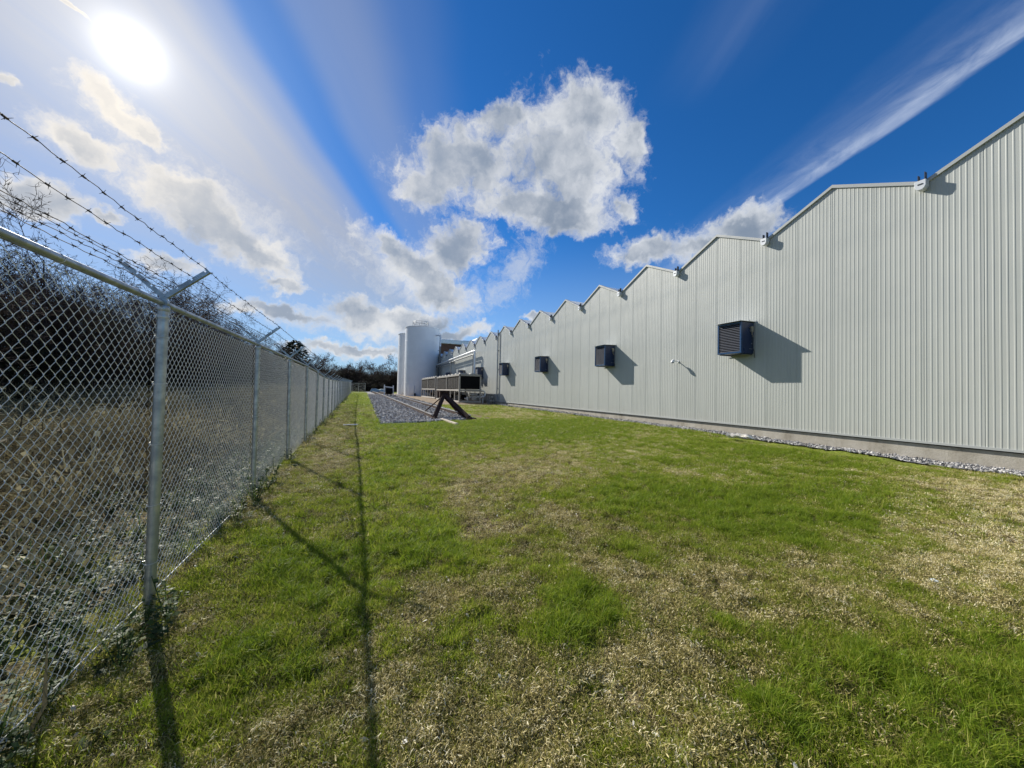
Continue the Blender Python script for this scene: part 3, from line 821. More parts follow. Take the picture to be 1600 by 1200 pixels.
# ------------------------------------------------------------------ ground cover of the setting: pad, ballast bed, gravel strip
def sheet(name, x0, x1, y0, y1, dz, m, nx=10, ny=20, edge=None, bump=0.0):
    xs = np.linspace(x0, x1, nx); ys = np.linspace(y0, y1, ny)
    X, Y = np.meshgrid(xs, ys)
    if edge is not None: X, Y = edge(X, Y)
    Z = gz(X.ravel(), Y.ravel()).reshape(X.shape) + dz
    if bump: Z = Z + (fbm(X * 6, Y * 6, 61, 3) - .5) * bump
    i = np.arange(nx * ny).reshape(ny, nx)
    f = np.stack([i[:-1, :-1], i[:-1, 1:], i[1:, 1:], i[1:, :-1]], -1).reshape(-1, 4)
    co = np.stack([X.ravel(), Y.ravel(), Z.ravel()], 1)
    mb = MB(); mb.add(co.tolist(), f.tolist())
    o = obj(name, mb, m, smooth=60, kind='structure'); return o
M_pad = mat('packed_dirt', (.36, .29, .21), .95, 0, .1, .3, 2.5, (.22, .17, .12), .5, 30)
def stone_ground(name, cols):
    m = bpy.data.materials.new(name); m.use_nodes = True
    k = NT(m.node_tree); p = k.n['Principled BSDF']; p.inputs['Roughness'].default_value = .9; p.inputs['Specular IOR Level'].default_value = .2
    P = k.new('ShaderNodeTexCoord').outputs['Object']
    v = k.new('ShaderNodeTexVoronoi'); v.inputs['Scale'].default_value = 17; k.l.new(P, v.inputs['Vector'])
    s = k.new('ShaderNodeSeparateColor'); k.l.new(v.outputs['Color'], s.inputs[0])
    c = k.ramp(s.outputs[0], cols)
    c = k.mix(k.smooth(v.outputs['Distance'], .42, .75), c, (.03, .03, .032, 1))
    k.l.new(c, p.inputs['Base Color'])
    b = k.new('ShaderNodeBump'); b.inputs['Strength'].default_value = .8; b.inputs['Distance'].default_value = .03; b.invert = True
    k.l.new(v.outputs['Distance'], b.inputs['Height']); k.l.new(b.outputs[0], p.inputs['Normal'])
    return m
M_bal = stone_ground('ballast_ground', [(0, (.17, .165, .16)), (.5, (.42, .41, .39)), (.8, (.60, .59, .565)), (1, (.75, .735, .69))])
M_grv = stone_ground('gravel_ground', [(0, (.16, .16, .17)), (.5, (.34, .34, .35)), (1, (.55, .55, .55))])
sheet('dirt_pad', 5.35, 10.9, 27.5, 70, .02, M_pad, 12, 40)
def bal_edge(X, Y):
    u = (X - 0) / 1.0
    x0 = .80 + np.clip(Y - 13.7, 0, 60) * .012 + (vnoise(Y * 1.3, Y * 0, 8) - .5) * .25
    x1 = np.interp(Y, [13, 15, 19, 27, 40, 100], [4.5, 4.55, 4.9, 5.3, 5.35, 5.4])
    Xn = x0 + (x1 - x0) * u
    Yn = Y + np.where(Y < 20, (Xn - 1.0) * .40 * (20 - Y) / 6.5, 0) + (vnoise(Xn * 2, Y, 9) - .5) * .12
    return Xn, Yn
sheet('ballast_bed', 0, 1, 13.3, 96, .035, M_bal, 16, 120, bal_edge, .05)
def grv_edge(X, Y):
    return np.where(X < 10.40, X + (vnoise(Y * 2.5, Y * 0, 5) - .5) * .16, X), Y
sheet('gravel_strip', 10.36, 10.98, -6, 27.4, .03, M_grv, 6, 160, grv_edge, .02)

def stones():
    sm = plant_mat('ballast_stone', [(0, (.15, .145, .14)), (.4, (.52, .505, .48)), (.75, (.74, .725, .69)), (1, (.88, .865, .82))], 0.0, .85, .25)
    T = []
    for s in range(5):
        me = stone(s); me.materials.append(sm); T.append(me)
    n = 22000
    u = RNG.random(n); y = 13.4 + (RNG.random(n) ** 1.9) * 44
    x0 = .82 + np.clip(y - 13.7, 0, 60) * .012; x1 = np.interp(y, [13, 15, 19, 27, 40, 100], [4.5, 4.55, 4.9, 5.3, 5.35, 5.4])
    x = x0 + (x1 - x0) * u + RNG.normal(0, .05, n)
    y = y + np.where(y < 20, (x - 1.0) * .40 * (20 - y) / 6.5, 0)
    z = gz(x, y) + .045
    s = RNG.uniform(.045, .12, n) * (1 + (y - 13) * .015)
    scatter('ballast_stones', T, np.stack([x, y, z], 1), RNG.uniform(0, 6.28, (n, 3)), np.stack([s, s * RNG.uniform(.8, 1.3, n), s], 1), np.clip(RNG.normal(.42, .25, n), 0, 1), RNG.integers(0, 5, n))
    n = 9000
    y = -1.5 + RNG.random(n) ** 1.6 * 29; x = 10.33 + RNG.random(n) * .62 + (vnoise(y * 2.5, y * 0, 5) - .5) * .16 * 0
    s = RNG.uniform(.02, .055, n) * (1 + y * .03)
    scatter('gravel_stones', T, np.stack([x, y, gz(x, y) + .034 + .001 * y], 1), RNG.uniform(0, 6.28, (n, 3)), np.stack([s, s * RNG.uniform(.8, 1.3, n), s], 1), np.clip(RNG.normal(.44, .24, n), 0, 1), RNG.integers(0, 5, n))
stones()

# ------------------------------------------------------------------ chain-link fence
M_galv = mat('galvanised_steel', (.47, .50, .50), .38, .75, .5, .22, 14, (.30, .33, .34))
M_mesh = mat('fence_wire', (.70, .72, .70), .42, .35, .5, .12, 30)
M_barb = mat('barbed_wire', (.075, .06, .055), .75, .1, .5, .3, 40, (.09, .07, .065))
FX, PY, PS = -1.104, 2.82, 2.268
def ftop(y): return float(np.interp(y, [-10, 9.6, 12, 14, 17, 24, 67], [1.84, 1.84, 1.80, 1.73, 1.71, 1.74, 2.35]))
POSTS = [PY + PS * i for i in range(-3, 29)]
FH = 1.80
def link_mesh(L, H, r=.0018, h=.0295):
    """woven diamond wire: every wire zigzags up the panel and hooks its neighbour"""
    nx = int(L / h); nz = int(H / h)
    wires_v = []; wires_f = []
    path = []
    for j in range(nz + 1):
        s = (j % 2)
        z = j * h
        fr = .0032 if s else -.0032
        # rounded knuckle
        if j > 0: path.append((s, -.16, z - .16 * h, fr * .8))
        else: path.append((s, 0, z, fr))
        if j < nz: path.append((s, -.16, z + .16 * h, -fr * .2))
    base = np.array([[(s + (e if s == 1 else -e)), z, f] for (s, e, z, f) in path])     # y fraction, z, depth
    m = len(base)
    ring = [(math.cos(a) * r, math.sin(a) * r) for a in (0.5, 0.5 + 2.094, 0.5 + 4.189)]
    V = np.zeros((nx, m, 3, 3)); 
    for i in range(nx):
        y = (i + base[:, 0] * 1.06 - .03) * h if i % 2 == 0 else (i + 1 - base[:, 0] * 1.06 + .03) * h
        for q, (a, b) in enumerate(ring):
            V[i, :, q, 0] = base[:, 2] * (1 if i % 2 == 0 else -1) + a
            V[i, :, q, 1] = y + b
            V[i, :, q, 2] = base[:, 1]
    idx = np.arange(nx * m * 3).reshape(nx, m, 3)
    F = []
    for q in range(3):
        F.append(np.stack([idx[:, :-1, q], idx[:, :-1, (q + 1) % 3], idx[:, 1:, (q + 1) % 3], idx[:, 1:, q]], -1).reshape(-1, 4))
    F = np.concatenate(F)
    me = bpy.data.meshes.new('chain_mesh')
    me.vertices.add(V.size // 3); me.vertices.foreach_set('co', V.ravel().astype(np.float32))
    me.loops.add(F.size); me.loops.foreach_set('vertex_index', F.ravel().astype(np.int32))
    me.polygons.add(len(F)); me.polygons.foreach_set('loop_start', np.arange(0, F.size, 4, dtype=np.int32))
    me.update(calc_edges=True); me.materials.append(M_mesh)
    return me
ARM_DX, ARM_DZ = .205, .190
def arm_mesh(sgn):
    mb = MB()
    d = Vector((sgn * ARM_DX, 0, ARM_DZ)); a = Vector((sgn * .004, 0, .035)); b = a + d
    n = d.normalized(); w = Vector((-n.z * sgn, 0, n.x * sgn))
    # folded steel: two flanges of a V section with wire notches left open between the segments
    cuts = [0, .27, .31, .60, .64, .92, .955, 1.0]
    for i in range(len(cuts) - 1):
        p, q = a + d * cuts[i], a + d * cuts[i + 1]
        notch = i % 2 == 1
        mb.bar(p, q, .022, .004, (0, 0, 1)) if False else None
        hgt = .014 if notch else .026
        off = w * (-(.026 - hgt) / 2)
        mb.bar(p + off, q + off, .004, hgt, w)
        mb.bar(p - w * .011 + Vector((0, .010, 0)), q - w * .011 + Vector((0, .010, 0)), .022, .004, w)
    me = fix(mb.mesh('barb_arm')); me.materials.append(M_galv); return me
ARMS = {1: arm_mesh(1), -1: arm_mesh(-1)}
def post_mesh(h):
    me = fix(MB().tube([(0, 0, -.25), (0, 0, h)], .027, 16).mesh('fence_post'), 40); me.materials.append(M_galv); return me
cap_me = fix(MB().lathe([(.0285, -.030), (.0305, -.026), (.0305, -.004), (.027, .004), (.012, .010)], (0, 0, 0), 16).mesh('post_cap'), 40); cap_me.materials.append(M_galv)
band_me = fix(MB().lathe([(.0288, -.010), (.0298, -.006), (.0298, .006), (.0288, .010)], (0, 0, 0), 16).mesh('brace_band'), 40); band_me.materials.append(M_galv)
loop_me = fix(MB().tube([(0, -.016, 0), (0, .016, 0)], .0245, 14).box((0, 0, .022), (.03, .02, .03)).mesh('rail_eye'), 40); loop_me.materials.append(M_galv)
tie_pts = [(-.038, 0, 0)] + [(.0295 * math.cos(a), .0295 * math.sin(a), .003 * a) for a in np.linspace(-2.6, 2.6, 9)] + [(-.040, .012, .006)]
tie_me = MB().tube(tie_pts, .0016, 4).mesh('wire_tie'); tie_me.materials.append(M_mesh)

def barbed(x_off, z_off, seed):
    r = random.Random(seed); mb = MB(); pts = []
    y = POSTS[0]; 
    while y < POSTS[-1]:
        u = ((y - POSTS[0]) % PS) / PS
        sag = -.012 * 4 * u * (1 - u)
        far = y > 22
        j = .0 if far else .0035
        pts.append((FX + x_off + r.uniform(-j, j), y, ftop(y) + .035 + z_off + sag + r.uniform(-j, j) * 1.3))
        y += .25 if far else .045
    mb.tube(pts, .0019, 4, False)
    y = POSTS[0] + r.uniform(0, .1)
    P = np.array(pts)
    while y < 26:
        c = Vector((np.interp(y, P[:, 1], P[:, 0]), y, np.interp(y, P[:, 1], P[:, 2])))
        a0 = r.uniform(0, 6.28)
        mb.tube([c - Vector((0, .009, 0)), c + Vector((0, .009, 0))], .0036, 5)
        for q in range(4):
            a = a0 + q * 1.571 + r.uniform(-.3, .3); s = (-1 if q % 2 else 1)
            e = c + Vector((math.cos(a) * .013, s * .008, math.sin(a) * .013))
            mb.tube([c + Vector((0, s * .005, 0)), e], [.0014, .0007], 3, False)
        y += r.uniform(.098, .122)
    return mb
def main_fence():
    t = thing('chain_link_fence', 'long galvanised chain-link fence with V-shaped barbed-wire arms along the left', 'fence', (0, 0, 0))
    base_post = {}
    link = link_mesh(PS, FH)
    for i, y in enumerate(POSTS):
        top = ftop(y); g = G1(FX, y)
        h = round(top - .02 - g, 2)
        key = round(h / .02)
        if key not in base_post: base_post[key] = post_mesh(h)
        p = share('fence_post', base_post[key], t, (FX, y, top - .02 - h), (rad(RNG.normal(0, .25)), rad(RNG.normal(0, .25)), 0))
        share('post_cap', cap_me, p, (0, 0, h + .004))
        share('brace_band', band_me, p, (0, 0, h - .06))
        share('barb_arm', ARMS[1], p, (0, 0, h + .03)); share('barb_arm', ARMS[-1], p, (0, 0, h + .03))
        share('rail_eye', loop_me, p, (0, 0, h + .026))
        for q in (.28, .62, .98, 1.34, 1.62):
            share('wire_tie', tie_me, p, (0, 0, h - FH + q), (0, 0, RNG.uniform(-.3, .3)))
        if i + 1 < len(POSTS):
            y1 = POSTS[i + 1]; t1 = ftop(y1)
            sl = math.atan2(t1 - top, PS)
            share('chain_mesh', link, t, (FX - .036, y, top - FH - .012), (sl, 0, 0), (1, 1 / math.cos(sl), 1))
    # top rail in swaged lengths
    for i in range(0, len(POSTS) - 1, 2):
        ya, yb = POSTS[i] - .55, min(POSTS[min(i + 2, len(POSTS) - 1)] - .55, POSTS[-1])
        pts = [(FX, y, ftop(y) + .006) for y in np.linspace(ya, yb, 5)]
        r_ = obj('top_rail', MB().tube([pts[0], tuple(np.array(pts[0]) + np.array([0, .06, 0]))] + pts[1:], [.0172, .0182] + [.0182] * 4, 14), M_galv, t, smooth=40)
        for y in np.arange(ya + .35, yb, .55):
            a = [(.021 * math.cos(q), 0, .021 * math.sin(q)) for q in np.linspace(0, 6.28, 9)] + [(-.036, .004, -.035)]
            share('rail_tie', RAILTIE, r_, (FX, y, ftop(y) + .006))
    for j, f in enumerate((.29, .62, .94)):
        for s in (1, -1):
            obj('barbed_wire', barbed(s * (ARM_DX * f + .004), ARM_DZ * f + .035, 10 + j * 2 + s), M_barb, t)
    pts = [(FX - .034, y, ftop(y) - FH + .03) for y in np.arange(POSTS[0], POSTS[-1], .6)]
    obj('tension_wire', MB().tube(pts, .0028, 5), M_mesh, t)
RAILTIE = MB().tube([(.0195 * math.cos(q), .002 * q, .0195 * math.sin(q)) for q in np.linspace(0, 6.5, 9)] + [(-.03, .012, -.03)], .0016, 4).mesh('rail_tie'); RAILTIE.materials.append(M_mesh)
main_fence()
def end_fence():
    y = 67.2; g = G1(0, y)
    t = thing('chain_link_fence', 'short far stretch of chain-link fence turning off where the long fence ends', 'fence', (0, y, g))
    xs = [-1.0, 0.05, 1.1]
    h = 1.75
    for x in xs:
        share('fence_post', post_mesh(h), t, (x, 0, 0))
    obj('top_rail', MB().tube([(-1.0, 0, h - .02), (1.1, 0, h - .02)], .02, 8), M_galv, t, smooth=40)
    lm = link_mesh(1.05, 1.6, .0022)
    for x in xs[:2]: share('chain_mesh', lm, t, (x, -.03, .1), (0, 0, -math.pi / 2))
end_fence()

# ------------------------------------------------------------------ navy louvred units on the wall
M_navy = mat('navy_paint', (.012, .028, .085), .32, 0, .5, .25, 6)
M_slat = mat('louvre_slat', (.16, .17, .20), .4, .3, .5, .15, 10)
M_black = mat('black_paint_and_shade', (.008, .008, .009), .9, 0, .1)
M_galv2 = mat('bright_sheet', (.66, .68, .68), .35, .5, .5, .1, 8)
M_brass = mat('valve_metal', (.42, .38, .30), .4, .7, .5, .2, 30)
UW, UH, UD = .76, .93, .56
def vent_unit(y0, label, group):
    # local: -x points away from the wall, y along it, origin on the wall at the foot of the near side
    t = thing('wall_vent_unit', label, 'vent unit', (WX - .014, y0, 2.63), group)
    body = MB()
    th = .03
    body.box((-UD / 2 + .02, th / 2, UH / 2), (UD - .04, th, UH)).box((-UD / 2 + .02, UW - th / 2, UH / 2), (UD - .04, th, UH))
    body.box((-UD / 2 + .02, UW / 2, th / 2), (UD - .04, UW - 2 * th - .002, th)).box((-UD / 2 + .02, UW / 2, UH - th / 2), (UD - .04, UW - 2 * th - .002, th))
    obj('cabinet', body, M_navy, t, bevel=.004)
    obj('painted_dark_back', MB().box((-UD + .14, UW / 2, UH / 2), (.02, UW - .07, UH - .07)), M_black, t)  # flat black plate, painting the unlit inside behind the slats
    fr = MB(); b = .045; x = -UD + .015
    fr.box((x, b / 2, UH / 2), (.05, b, UH + .006)).box((x, UW - b / 2, UH / 2), (.05, b, UH + .006))
    fr.box((x, UW / 2, b / 2), (.05, UW - 2 * b, b)).box((x, UW / 2, UH - b / 2), (.05, UW - 2 * b, b))
    f = obj('louvre_frame', fr, mat('navy_frame', (.02, .07, .17), .3, 0, .5, .15, 6), t, bevel=.004)
    n = 17
    for i in range(n):
        share('slat', SLATME, f, (x + .004, b + .002, b + .03 + (UH - 2 * b - .04) * i / (n - 1)))
    obj('rain_hood', MB().add([(-UD - .10, -.035, UH + .012), (-UD - .10, UW + .035, UH + .012), (-.01, UW + .035, UH + .034), (-.01, -.035, UH + .034),
                               (-UD - .10, -.035, UH + .020), (-UD - .10, UW + .035, UH + .020), (-.01, UW + .035, UH + .042), (-.01, -.035, UH + .042)],
                              [(0, 1, 2, 3), (7, 6, 5, 4), (0, 4, 5, 1), (1, 5, 6, 2), (2, 6, 7, 3), (3, 7, 4, 0)]), M_galv2, t)
    j = obj('junction_box', MB().box((-.13, -.03, UH - .20), (.10, .056, .16)), M_brass, t, bevel=.004)
    obj('conduit', MB().tube([(-.13, -.03, UH - .285), (-.13, -.035, UH - .36), (-.10, -.03, UH - .40), (-.06, -.03, UH - .42)], .012, 8), M_brass, j, smooth=40)
    obj('valve', MB().tube([(-.20, -.002, UH - .15), (-.20, -.05, UH - .15)], .018, 10).tube([(-.20, -.045, UH - .15), (-.165, -.045, UH - .17)], .011, 8), M_brass, t, smooth=40)
    obj('cable', MB().tube([(-.13, -.035, UH - .30), (-.12, -.04, UH - .55), (-.10, -.035, UH - .75), (-.02, -.03, UH - .86), (-.012, -.03, UH - 1.05)], .008, 6), M_darkmetal, t, smooth=40)
    for (bx, bz) in ((-.10, .30), (-.10, .58), (-.18, .14), (-.10, .14)):
        obj('bolt', MB().tube([(bx, .002, bz), (bx, -.012, bz)], .011, 6), M_galv2, t)
    obj('lifting_eye', MB().box((-.04, .10, UH + .07), (.012, .012, .09)), M_darkmetal, t)
    fl = MB()
    fl.box((-.006, UW / 2, -.03), (.012, UW + .12, .06)).box((-.006, UW / 2, UH + .03), (.012, UW + .12, .06)).box((-.006, -.03, UH / 2), (.012, .06, UH)).box((-.006, UW + .03, UH / 2), (.012, .06, UH))
    obj('wall_flange', fl, M_trim, t)
    for s in (.05, UW - .05):
        obj('mount_bracket', MB().bar((-.35, s, -.012), (-.01, s, -.012), .03, .02).bar((-.30, s, -.02), (.0, s, -.20), .02, .02) if False else MB().bar((-UD + .05, s, -.013), (-.01, s, -.013), .035, .022), M_navy, t)
    return t
_b = .045
_s = MB().add([(-.022, 0, -.020), (-.022, UW - 2 * _b - .004, -.020), (.022, UW - 2 * _b - .004, .012), (.022, 0, .012), (-.022, 0, -.014), (-.022, UW - 2 * _b - .004, -.014), (.022, UW - 2 * _b - .004, .018), (.022, 0, .018)],
              [(0, 1, 2, 3), (7, 6, 5, 4), (0, 4, 5, 1), (1, 5, 6, 2), (2, 6, 7, 3), (3, 7, 4, 0)])
SLATME = fix(_s.mesh('slat')); SLATME.materials.append(M_slat)
ULAB = ['largest navy louvred unit on the grey wall, right of the small wall lamp',
        'second navy louvred unit from the right, just left of the small wall lamp',
        'third navy louvred unit from the right, midway along the nearer wall block',
        'navy louvred unit on the wall just right of the grey downpipe',
        'navy louvred wall unit just left of the grey downpipe, above the chiller',
        'small navy louvred unit over the chiller, left of the white pipe drop',
        'smallest navy louvred unit in shade beside the white tank']
for i, l in enumerate(ULAB):
    vent_unit(7.13 + 6.4 * i, l, 'navy louvred units along the greenhouse wall')
# small wall lamp
t = thing('wall_lamp', 'small white lamp sticking out of the grey ribbed wall between two navy units', 'lamp', (WX - .014, 9.92, 2.58))
obj('lamp_arm', MB().tube([(0, 0, 0), (-.12, 0, .01), (-.20, 0, .0)], .016, 10).tube([(.0, 0, 0), (-.012, 0, 0)], .045, 14), M_white, t, smooth=40)
obj('lamp_head', MB().tube([(-.17, 0, .02), (-.20, 0, .03), (-.25, 0, .015), (-.275, 0, -.02), (-.28, 0, -.05)], [.025, .045, .058, .062, .058], 16), M_white, t, smooth=50)
obj('lamp_lens', MB().tube([(-.280, 0, -.045), (-.2815, 0, -.062)], [.05, .045], 16), M_black, t, smooth=50)

# ------------------------------------------------------------------ railway track and buffer stop
M_rust = mat('rusty_steel', (.085, .045, .032), .8, .2, .3, .45, 18, (.035, .02, .016), .4, 50)
M_railtop = mat('worn_rail', (.78, .74, .68), .32, .6, .5, .2, 6)
M_tie = mat('old_timber', (.16, .115, .08), .9, 0, .1, .4, 9, (.07, .05, .038), .4, 30)
def rail_track():
    t = thing('railway_track', 'rusty railway siding on grey ballast running to the buffer stop', 'railway track', (0, 0, 0))
    ys = np.arange(14.75, 96, .75)
    for X, y0 in ((2.92, 15.05), (4.40, 14.75)):
        yy = [y for y in ys if y >= y0]
        foot = MB(); head = MB(); web = MB()
        for a, b in zip(yy[:-1], yy[1:]):
            za, zb = float(gbase(X, a)) + .14, float(gbase(X, b)) + .14
            foot.bar((X, a, za - .045), (X, b, zb - .045), .11, .02); web.bar((X, a, za), (X, b, zb), .022, .075); head.bar((X, a, za + .055), (X, b, zb + .055), .066, .036)
        r_ = obj('rail', web, M_rust, t); obj('rail_head', head, M_railtop, r_); obj('rail_foot', foot, M_rust, r_)
    me = fix(MB().box((0, 0, 0), (2.35, .22, .13)).mesh('sleeper'), bevel=.012); me.materials.append(M_tie)
    for y in np.arange(15.3, 92, .58):
        g = float(gbase(3.66, y))
        share('sleeper', me, t, (3.66 + RNG.normal(0, .03), y, g - .012), (0, 0, RNG.normal(0, .012)))
rail_track()
def buffer_stop():
    g = G1(3.6, 15) + .04
    ap = Vector((3.60, 16.35, 1.13))
    t = thing('buffer_stop', 'rusty brown A-frame buffer stop at the end of the track', 'buffer stop', (3.6, 15.0, g))
    o = Vector(t.location)
    def leg(b):
        d = (ap - b).normalized(); mb = MB()
        mb.bar(b - o, ap - o - d * .05, .05, .20, (0, -1, .3))
        sd = d.cross(Vector((0, -1, .3))).normalized()
        up = sd.cross(d)
        for s in (-1, 1):
            mb.bar(b - o + up * s * .09, ap - o - d * .05 + up * s * .09, .17, .025, up)
        obj('leg', mb, M_rust, t, bevel=.004)
        obj('foot_plate', MB().box(b - o + Vector((0, 0, .01)), (.26, .36, .04)), M_rust, t, bevel=.006)
    leg(Vector((2.95, 15.15, g + .04))); leg(Vector((4.30, 14.70, g + .04)))
    obj('head_block', MB().box(ap - o + Vector((0, .06, .02)), (.40, .30, .24)).box(ap - o + Vector((0, .23, .03)), (.50, .06, .30)), M_rust, t, bevel=.012)
    obj('head_plate', MB().box(ap - o + Vector((0, .02, .16)), (.44, .34, .03)), M_rust, t, bevel=.006)
    for X, dy in ((2.92, .9), (4.40, .9)):
        e = Vector((X, 16.35 + dy, float(gbase(X, 17.2)) + .22))
        obj('brace_rod', MB().tube([ap - o + Vector((0, .1, -.04)), e - o], .028, 8), M_rust, t, smooth=40)
buffer_stop()
M_board = mat('weathered_board', (.62, .54, .44), .85, 0, .2, .2, 12)
def board(a, b, w, h, label, cat, m, name, dz=.02):
    za, zb = G1(*a) + dz, G1(*b) + dz
    o = obj(name, MB().bar((a[0], a[1], za), (b[0], b[1], zb), w, h), m, None, bevel=.004); tag(o, label, cat); return o
board((3.18, 14.75), (3.22, 12.45), .11, .06, 'long pale timber lying on grass in front of the buffer stop', 'timber', M_board, 'timber_plank', .06)
board((-.42, 13.2), (.02, 13.3), .09, .03, 'white strip of board lying in grass near the fence', 'board', M_white, 'white_board', .05)

# ------------------------------------------------------------------ chillers
M_taupe = mat('chiller_frame_paint', (.36, .345, .31), .5, 0, .4, .12, 4)
M_coil = mat('coil_fins', (.022, .022, .022), .8, .0, .2, .3, 30)
M_taupe2 = mat('chiller_base_paint', (.52, .49, .44), .6, 0, .3, .12, 4)
def chiller(ya, L, label):
    x0, x1 = 7.88, 9.86; g = .30 if ya < 35 else .36; H = 2.40; Wd = x1 - x0
    t = thing('air_cooled_chiller', label, 'chiller', (x0, ya, g), 'air-cooled chillers beside the track')
    zm = 1.05
    for x in (.06, Wd - .06):
        for y in ([.06, L / 2, L - .06] if L > 5 else [.06, L - .06]):
            obj('corner_post', MB().box((x, y, H / 2 + .07), (.12, .12, H - .15)), M_taupe, t, bevel=.006)
    for z, hh in ((H - .05, .14), (zm, .11), (.07, .14)):
        for x in (.06, Wd - .06):
            obj('side_beam', MB().box((x + (-.004 if x < 1 else .004), L / 2, z), (.128, L - .25 if hh != .14 else L, hh)), M_taupe2 if z < 1.2 else M_taupe, t, bevel=.006)
        for y in (.06, L - .06):
            obj('end_beam', MB().box((Wd / 2, y, z), (Wd - .25, .128, hh)), M_taupe, t, bevel=.006)
    # V-shaped condenser coils, seen from the side as tall dark leaves
    n = int(L / .62)
    for i in range(n):
        ya_ = .14 + (L - .28) * i / n; w = (L - .28) / n
        for x in (.05, Wd - .09):
            obj('coil_panel', MB().box((x + .03, ya_ + w * .5, (zm + H) / 2), (.03, w * .62, H - zm - .26)), M_coil, t)
            obj('coil_edge', MB().add([(x, ya_ + w * .86, zm + .07), (x + .05, ya_ + w * .97, zm + .07), (x + .05, ya_ + w * .99, H - .14), (x, ya_ + w * .88, H - .14),
                                       (x, ya_ + w * .81, zm + .07), (x + .05, ya_ + w * .92, zm + .07), (x + .05, ya_ + w * .94, H - .14), (x, ya_ + w * .83, H - .14)],
                                      [(0, 1, 2, 3), (7, 6, 5, 4), (0, 4, 5, 1), (1, 5, 6, 2), (2, 6, 7, 3), (3, 7, 4, 0)]), M_taupe2, t)
    for y in (.10, L - .10):
        obj('end_panel', MB().box((Wd / 2, y, (zm + H) / 2), (Wd - .25, .04, H - zm - .22)), M_black, t)
    obj('top_deck', MB().box((Wd / 2, L / 2, H + .03), (Wd, L, .03)), M_taupe, t)
    nf = int(L / 1.3)
    for i in range(nf):
        for x in (.52, Wd - .52):
            obj('fan_shroud', MB().lathe([(.40, 0), (.38, .07), (.36, .10), (.34, .10), (.34, .02)], (x, (i + .5) * L / nf, H + .045), 20), M_taupe, t, smooth=40)
    for i in range(1, 6):
        for x in (.05, Wd - .05):
            obj('leg_post', MB().box((x, L * i / 6 + .02, zm / 2 + .04), (.07, .07, zm - .2)), M_taupe2, t)
    for i in range(2):
        y = L * (.18 + .5 * i)
        obj('compressor', MB().tube([(Wd / 2, y, .42), (Wd / 2, y + .12, .42), (Wd / 2, y + 1.1, .42), (Wd / 2, y + 1.2, .42)], [.16, .24, .24, .14], 16), M_black, t, smooth=40)
        obj('evaporator_vessel', MB().tube([(Wd * .25, y - .3, .75), (Wd * .25, y + 2.2, .75)], .16, 14), M_coil, t, smooth=40)
    obj('control_box', MB().box((Wd * .70, .12, .42), (.42, .10, .38)), M_taupe, t, bevel=.01)
    obj('pump', MB().tube([(Wd * .40, .12, .18), (Wd * .40, .12, .52)], .09, 12).tube([(Wd * .40, .12, .36), (Wd * .28, .2, .36)], .06, 10), mat('pump_grey', (.5, .5, .48), .4, .3), t, smooth=40)
    return t
chiller(30.0, 9.6, 'nearer taupe-framed air-cooled chiller with black end panel facing the lawn')
chiller(40.4, 9.3, 'further taupe-framed chiller standing in front of the white tank')
M_lag = mat('white_lagging', (.70, .72, .73), .3, .3, .5, .08, 5)
M_grey = mat('grey_steel', (.20, .21, .21), .5, .3, .5, .2, 10)
g0 = G1(10.3, 30.6)
t = thing('pipe_loop', 'white insulated pipe loop between chiller and greenhouse wall', 'pipe', (9.9, 30.5, g0))
obj('upper_pipe', MB().tube([(-1.2, .1, 1.13), (.30, .1, 1.13), (.46, .1, 1.08), (.52, .1, .95), (.52, .1, .72), (.46, .1, .62), (.34, .1, .56), (-.9, .1, .54)], .085, 12), M_lag, t, smooth=50)
obj('lower_pipe', MB().tube([(-.9, .28, .80), (.25, .28, .80), (.36, .28, .72), (.38, .28, .50), (.38, .28, .0)], .07, 12), M_lag, t, smooth=50)
obj('flange', MB().tube([(.15, .1, 1.13), (.20, .1, 1.13)], .12, 14), M_galv2, t, smooth=40)
obj('valve_wheel', MB().tube([(-.1, .0, .8), (-.1, -.03, .8)], .10, 14), M_darkmetal, t, smooth=40)
g0 = G1(10.5, 29.2)
t = thing('pipe_trestle', 'dark grey arched steel trestle standing at the wall beside the chiller', 'trestle', (10.28, 29.1, g0))
for x, s in ((0, .17), (.56, -.17)):
    obj('leg', MB().bar((x, 0, -.02), (x + s, .05, .78), .09, .07), M_grey, t, bevel=.008)
    obj('leg', MB().bar((x, .5, -.02), (x + s, .45, .78), .09, .07), M_grey, t, bevel=.008)
obj('hood_plate', MB().box((.28, .25, .79), (.36, .62, .06)).box((.28, -.03, .60), (.36, .02, .30)), M_grey, t, bevel=.01)
obj('cross_bar', MB().bar((.05, 0, .28), (.50, 0, .28), .05, .05), M_lag, t)
obj('name_plate', MB().box((.28, -.045, .63), (.16, .008, .06)), M_lag, t)
